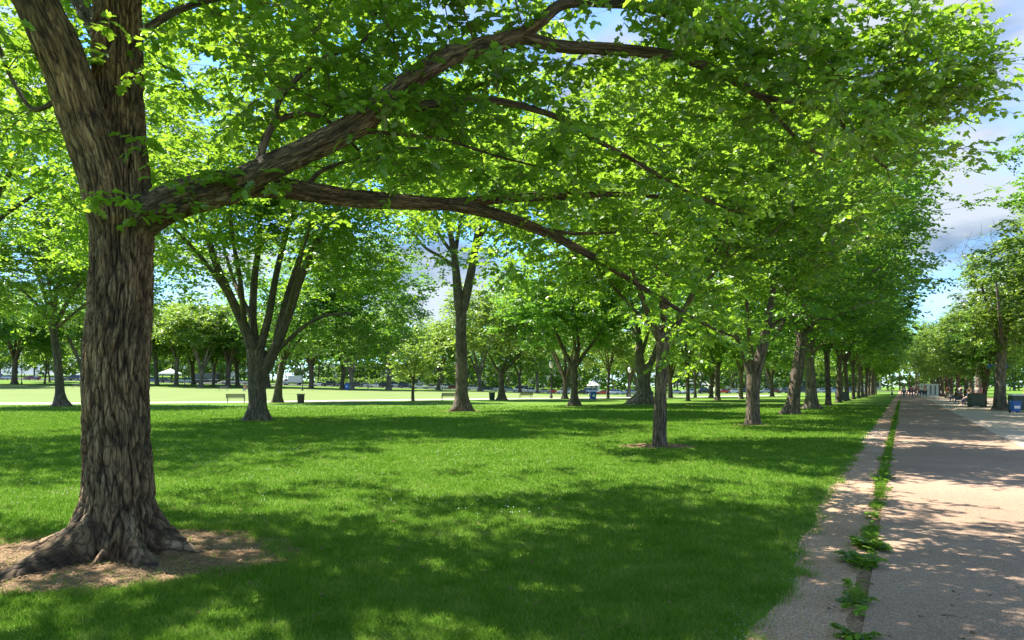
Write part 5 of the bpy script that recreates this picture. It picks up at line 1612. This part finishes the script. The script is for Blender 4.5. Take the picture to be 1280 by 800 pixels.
# ------------------------------------------------------------------ grass
GRASS, _t, _o = new_mat('grass_blades')
_a = node(_t, 'ShaderNodeAttribute', attribute_name='rnd')
_co = node(_t, 'ShaderNodeTexCoord')
_n = node(_t, 'ShaderNodeTexNoise', Scale=.9, Detail=6.0, Roughness=.65); _t.links.new(_co.outputs['Object'], _n.inputs['Vector'])
_m = node(_t, 'ShaderNodeMath', operation='MULTIPLY_ADD'); _t.links.new(_n.outputs['Fac'], _m.inputs[0]); _m.inputs[1].default_value = 1.05; _t.links.new(_a.outputs['Fac'], _m.inputs[2])
_s = node(_t, 'ShaderNodeMath', operation='MULTIPLY'); _t.links.new(_m.outputs[0], _s.inputs[0]); _s.inputs[1].default_value = .58
_c = ramp(_t, _s.outputs[0], [(.2, (.062, .145, .012)), (.42, (.12, .25, .020)), (.62, (.19, .33, .04)), (.8, (.28, .34, .08)), (.95, (.44, .38, .18))])
_d = node(_t, 'ShaderNodeBsdfDiffuse'); _t.links.new(_c, _d.inputs['Color'])
_tr = node(_t, 'ShaderNodeBsdfTranslucent'); _t.links.new(_c, _tr.inputs['Color'])
_x = node(_t, 'ShaderNodeMixShader'); _x.inputs[0].default_value = .4
_t.links.new(_d.outputs[0], _x.inputs[1]); _t.links.new(_tr.outputs[0], _x.inputs[2]); _t.links.new(_x.outputs[0], _o.inputs[0])

def grass_blades(g, x, y, h, w, rng, lean=.5, base=0.0, mat=0):
    n = len(x)
    z = ground_z(x, y) + base
    az = rng.uniform(0, 2 * math.pi, n); ld = rng.uniform(0, 2 * math.pi, n)
    dx, dy = np.cos(az) * w / 2, np.sin(az) * w / 2
    l1 = h * lean * rng.uniform(.1, .5, n); l2 = h * lean * rng.uniform(.6, 1.6, n)
    B = np.stack([x, y, z - .005], -1)
    V = np.empty((n, 5, 3))
    V[:, 0] = B + np.stack([-dx, -dy, 0 * dx], -1); V[:, 1] = B + np.stack([dx, dy, 0 * dx], -1)
    M = B + np.stack([np.cos(ld) * l1, np.sin(ld) * l1, h * .6], -1)
    V[:, 2] = M + np.stack([dx, dy, 0 * dx], -1) * .75; V[:, 3] = M - np.stack([dx, dy, 0 * dx], -1) * .75
    V[:, 4] = B + np.stack([np.cos(ld) * l2, np.sin(ld) * l2, h], -1)
    i = np.arange(n)[:, None] * 5
    r = np.repeat(np.clip(rng.normal(.35, .17, n) + .28 * noise3(np.stack([x * 3.1, y * 3.1, np.full(n, 9.)], -1)) + (rng.uniform(0, 1, n) < .035) * .55, 0, 1), 5)
    v = V.reshape(-1, 3)
    g.add(v, i + np.array([[0, 1, 2, 3]]), mat, None, r)
    g.f.append(i + np.array([[3, 2, 4]]) + g.n - len(v)); g.m.append(np.full(n, mat, np.int32))

def lawn_grass():
    rng = np.random.default_rng(71)
    n = 1050000
    # distance distribution about 1/d
    d = 2.6 * (62 / 2.6) ** (rng.uniform(0, 1, n) ** .95)
    u = rng.uniform(-190, 1180, n)
    x = (u - 640) / FPX * d; y = d
    s, q = to_path(x, y)
    e = grass_edge_q(s)
    dens = smooth01((e - q) / .28)
    ok = (q < e + .02) & (rng.uniform(0, 1, n) < .15 + .85 * dens)
    patch = in_patch(x, y)
    inner = np.zeros(n, bool)
    ok &= ~patch | (rng.uniform(0, 1, n) < .045 * (noise3(np.stack([x * 5, y * 5, 0 * x], -1)) > .15) * 4)
    ok &= np.hypot(x - MAIN[0], y - MAIN[1]) > .5
    ok &= rng.uniform(34, 62, n) > d
    x, y, d = x[ok], y[ok], d[ok]
    tuft = noise3(np.stack([x * 2.2, y * 2.2, 0 * x], -1)) * .5 + noise3(np.stack([x * 9, y * 9, 0 * x + 3], -1)) * .35
    h = (.042 + .014 * tuft) * rng.uniform(.55, 1.4, len(x)) * (1 + d / 60)
    s, q = to_path(x, y)
    w = .0042 * np.maximum(1, d / 5.0) * rng.uniform(.7, 1.3, len(x))
    g = Geo()
    grass_blades(g, x, y, np.clip(h, .015, .12), w, rng, lean=.55)
    # longer unmown tufts beside the soil patch and the dirt strip
    nt = 260
    s = rng.uniform(2, 22, nt); q = grass_edge_q(s) - rng.uniform(-.05, .25, nt)
    tx, ty = path_xy(s, q)
    a = rng.uniform(0, 6.28, 260); tx2 = MAIN[0] + np.cos(a) * rng.uniform(1.45, 1.95, 260); ty2 = MAIN[1] - .2 + np.sin(a) * rng.uniform(1.1, 1.5, 260)
    tx = np.concatenate([tx, tx2]); ty = np.concatenate([ty, ty2])
    X = np.repeat(tx, 45) + rng.normal(0, .045, len(tx) * 45); Y = np.repeat(ty, 45) + rng.normal(0, .045, len(tx) * 45)
    grass_blades(g, X, Y, rng.uniform(.04, .085, len(X)), np.full(len(X), .004), rng, lean=.9)
    o = g.build('grass', GRASS, rnd=True); tag(o, None, None, None, 'stuff')
lawn_grass()
def gap_grass():
    rng = np.random.default_rng(73)
    n = 42000
    s = 5.5 * (90 / 5.5) ** rng.uniform(0, 1, n)
    q = -.31 + rng.normal(0, .032, n)
    den = smooth01((noise3(np.stack([s * 1.1, 0 * s, 0 * s], -1)) + .05 + np.clip((s - 9) / 12, -.3, .6)) / .5)
    ok = rng.uniform(0, 1, n) < den
    s, q = s[ok], q[ok]
    x, y = path_xy(s, q)
    g = Geo(); grass_blades(g, x, y, rng.uniform(.02, .075, len(x)), .006 * np.maximum(1, y / 8), rng, lean=1.0)
    # small sprouts of broad leaves among the grass
    m = 46
    s = 4.6 * (45 / 4.6) ** rng.uniform(0, 1, m); q = -.31 + rng.normal(0, .05, m); cx, cy = path_xy(s, q)
    k = 9
    a = rng.uniform(0, 2 * math.pi, (m, k)); L = rng.uniform(.02, .06, (m, k)) * (1 + s / 25)[:, None]
    pos = np.stack([cx[:, None] + np.cos(a) * L * .4, cy[:, None] + np.sin(a) * L * .4, .012 + L * rng.uniform(.1, .9, (m, k))], -1)
    ax = np.stack([np.cos(a), np.sin(a), rng.uniform(-.2, .6, (m, k))], -1); no = rng.normal(0, .4, (m, k, 3)); no[..., 2] += 1
    leaf_block(g, pos.reshape(-1, 3), ax.reshape(-1, 3), no.reshape(-1, 3), L.ravel() * 1.1, rng, 0, 2)
    o = g.build('weeds', GRASS, rnd=True); tag(o, None, None, None, 'stuff')
gap_grass()
# leafy weeds in the joint beside the path
def weed(x, y, rad, seed):
    rng = np.random.default_rng(seed)
    g = Geo()
    n = int(20 * (rad / .16))
    az = rng.uniform(0, 2 * math.pi, n); L = rad * rng.uniform(.5, 1.2, n); lift = rng.uniform(.3, 1.6, n)
    m = 5
    pos, ax, no, sz = [], [], [], []
    for k in range(n):
        dr = np.array([math.cos(az[k]), math.sin(az[k]), 0])
        off = rng.normal(0, rad * .25, 2)
        sd = np.array([-dr[1], dr[0], 0])
        for j in range(m):
            t = (j + 1) / m
            p = np.array([off[0], off[1], 0]) + dr * L[k] * t + np.array([0, 0, 1]) * lift[k] * L[k] * (t - .75 * t * t)
            for s_ in ((-1, 1) if j < m - 1 else (0,)):
                pos.append(p); ax.append(dr * .75 + sd * s_ + rng.normal(0, .12, 3)); no.append(np.array([0, 0, 1.0]) - dr * .3 + rng.normal(0, .25, 3)); sz.append(L[k] * .42 * math.sin(.5 + 2.3 * t))
    leaf_block(g, np.array(pos), np.array(ax), np.array(no), np.array(sz), rng, 0, True)
    o = g.build('weed_plant', [LEAF], rnd=True)
    o.location = (x, y, .008)
    return o
for k, (u, v, rad, lab) in enumerate([(1064, 797, .12, 'leafy weed in the joint at the very bottom of the picture'), (1069, 756, .11, 'leafy weed second from the bottom beside the path'),
                                (1079, 706, .17, 'broad leafy weed third from the bottom beside the path'), (1081, 686, .2, 'largest bushy weed beside the path, fourth from the bottom'), (1090, 664, .1, 'small leafy weed just beyond the largest bushy one'),
                                (1093, 631, .1, 'leafy weed fifth up the joint, above a bare stretch'), (1100, 600, .16, 'farther leafy weed in the joint where the green strip thickens'), (1105, 575, .18, 'farthest leafy weed tuft in the joint beside the path')]):
    d = EYE * FPX / (v - HZ)
    s_, q_ = to_path((u - 640) / FPX * d, d)
    x, y = path_xy(s_, -.31 + _rt.uniform(-.05, .05))
    o = weed(x, y, rad, 300 + k); tag(o, lab, 'weed', 'leafy weeds in the joint beside the path')
# clover flowers, straw and fallen bits
def specks():
    rng = np.random.default_rng(81)
    n = 900
    d = rng.uniform(8.5, 19, n); u = rng.uniform(-60, 720, n)
    x = (u - 640) / FPX * d; y = d
    ok = noise3(np.stack([x * .5, y * .5, 0 * x], -1)) > .08
    ok &= rng.uniform(0, 1, n) < .8
    x, y = x[ok], y[ok]
    g = Geo(); n = len(x); z = ground_z(x, y) + .055
    O = np.array([(1, 0, 0), (0, 1, 0), (-1, 0, 0), (0, -1, 0), (0, 0, .8), (0, 0, -.8)]) * .0085
    V = np.stack([x, y, z], -1)[:, None] + O[None]
    f = (np.arange(n)[:, None, None] * 6 + np.array([(0, 1, 4), (1, 2, 4), (2, 3, 4), (3, 0, 4), (1, 0, 5), (2, 1, 5), (3, 2, 5), (0, 3, 5)])[None]).reshape(-1, 3)
    g.add(V.reshape(-1, 3), f); o = g.build('clover_flowers', M_WHITE); tag(o, None, None, None, 'stuff')
    # straw and bark bits on the soil
    n = 9000
    a = rng.uniform(0, 2 * math.pi, n); r_ = rng.uniform(.35, 2.0, n)
    x = MAIN[0] - .2 + np.cos(a) * r_; y = MAIN[1] - .05 + np.sin(a) * r_ * .75
    ok = in_patch(x, y, .05); x, y = x[ok], y[ok]; n = len(x)
    L = rng.uniform(.015, .07, n); w = rng.uniform(.002, .005, n); b = rng.uniform(0, math.pi, n)
    dx, dy = np.cos(b) * L / 2, np.sin(b) * L / 2; wx, wy = -np.sin(b) * w, np.cos(b) * w
    z = .014 + rng.uniform(0, .012, n); tz = rng.uniform(-.006, .006, n)
    V = np.stack([np.stack([x - dx - wx, y - dy - wy, z - tz], -1), np.stack([x + dx - wx, y + dy - wy, z + tz], -1), np.stack([x + dx + wx, y + dy + wy, z + tz], -1), np.stack([x - dx + wx, y - dy + wy, z - tz], -1)], 1)
    g = Geo(); g.add(V.reshape(-1, 3), np.arange(n * 4).reshape(-1, 4)); o = g.build('straw_litter', plain('straw', (.24, .15, .075), .9, var=.4, scale=30)); tag(o, None, None, None, 'stuff')
    # fallen leaves and bits of twig on lawn and path
    n = 420
    d = 3.5 * (30 / 3.5) ** rng.uniform(0, 1, n); u = rng.uniform(-60, 1290, n); x = (u - 640) / FPX * d; y = d
    s_, q_ = to_path(x, y); zz = np.where(q_ > -.23, .018, np.where(q_ > -1.0, .012, .05))
    g = Geo(); nn_ = rng.normal(0, .35, (n, 3)); nn_[:, 2] += 1
    leaf_block(g, np.stack([x, y, zz], -1), np.concatenate([rng.normal(0, 1, (n, 2)), rng.normal(0, .1, (n, 1))], 1), nn_, rng.uniform(.015, .042, n), rng, 0, True)
    for k in range(40):
        xx, yy = x[k], y[k]; a = rng.uniform(0, 6.28); L = rng.uniform(.05, .18)
        tube_geo(g, [(xx, yy, zz[k] + .004), (xx + L * .5 * math.cos(a), yy + L * .5 * math.sin(a), zz[k] + .01), (xx + L * math.cos(a + .3), yy + L * math.sin(a + .3), zz[k] + .004)], [.003, .0025, .0015], 4, 0)
    o = g.build('leaf_litter', plain('dry_leaf', (.13, .08, .035), .9, var=.5, scale=2), rnd=True); tag(o, None, None, None, 'stuff')
    # small stones and crumbs on the dirt strip
    n = 5000
    s = 3 * (30 / 3) ** rng.uniform(0, 1, n); q = rng.uniform(-1.15, -.42, n); x, y = path_xy(s, q)
    sz = rng.uniform(.003, .009, n) * np.maximum(1, s / 9)
    V = np.stack([x, y, np.full(n, .008)], -1)[:, None] + (O / .0085)[None] * sz[:, None, None] * np.array([1, 1, .7])
    f = (np.arange(n)[:, None, None] * 6 + np.array([(0, 1, 4), (1, 2, 4), (2, 3, 4), (3, 0, 4), (1, 0, 5), (2, 1, 5), (3, 2, 5), (0, 3, 5)])[None]).reshape(-1, 3)
    g = Geo(); g.add(V.reshape(-1, 3), f); o = g.build('pebbles', plain('pebble', (.42, .36, .30), .9, var=.35, scale=60)); tag(o, None, None, None, 'stuff')
specks()
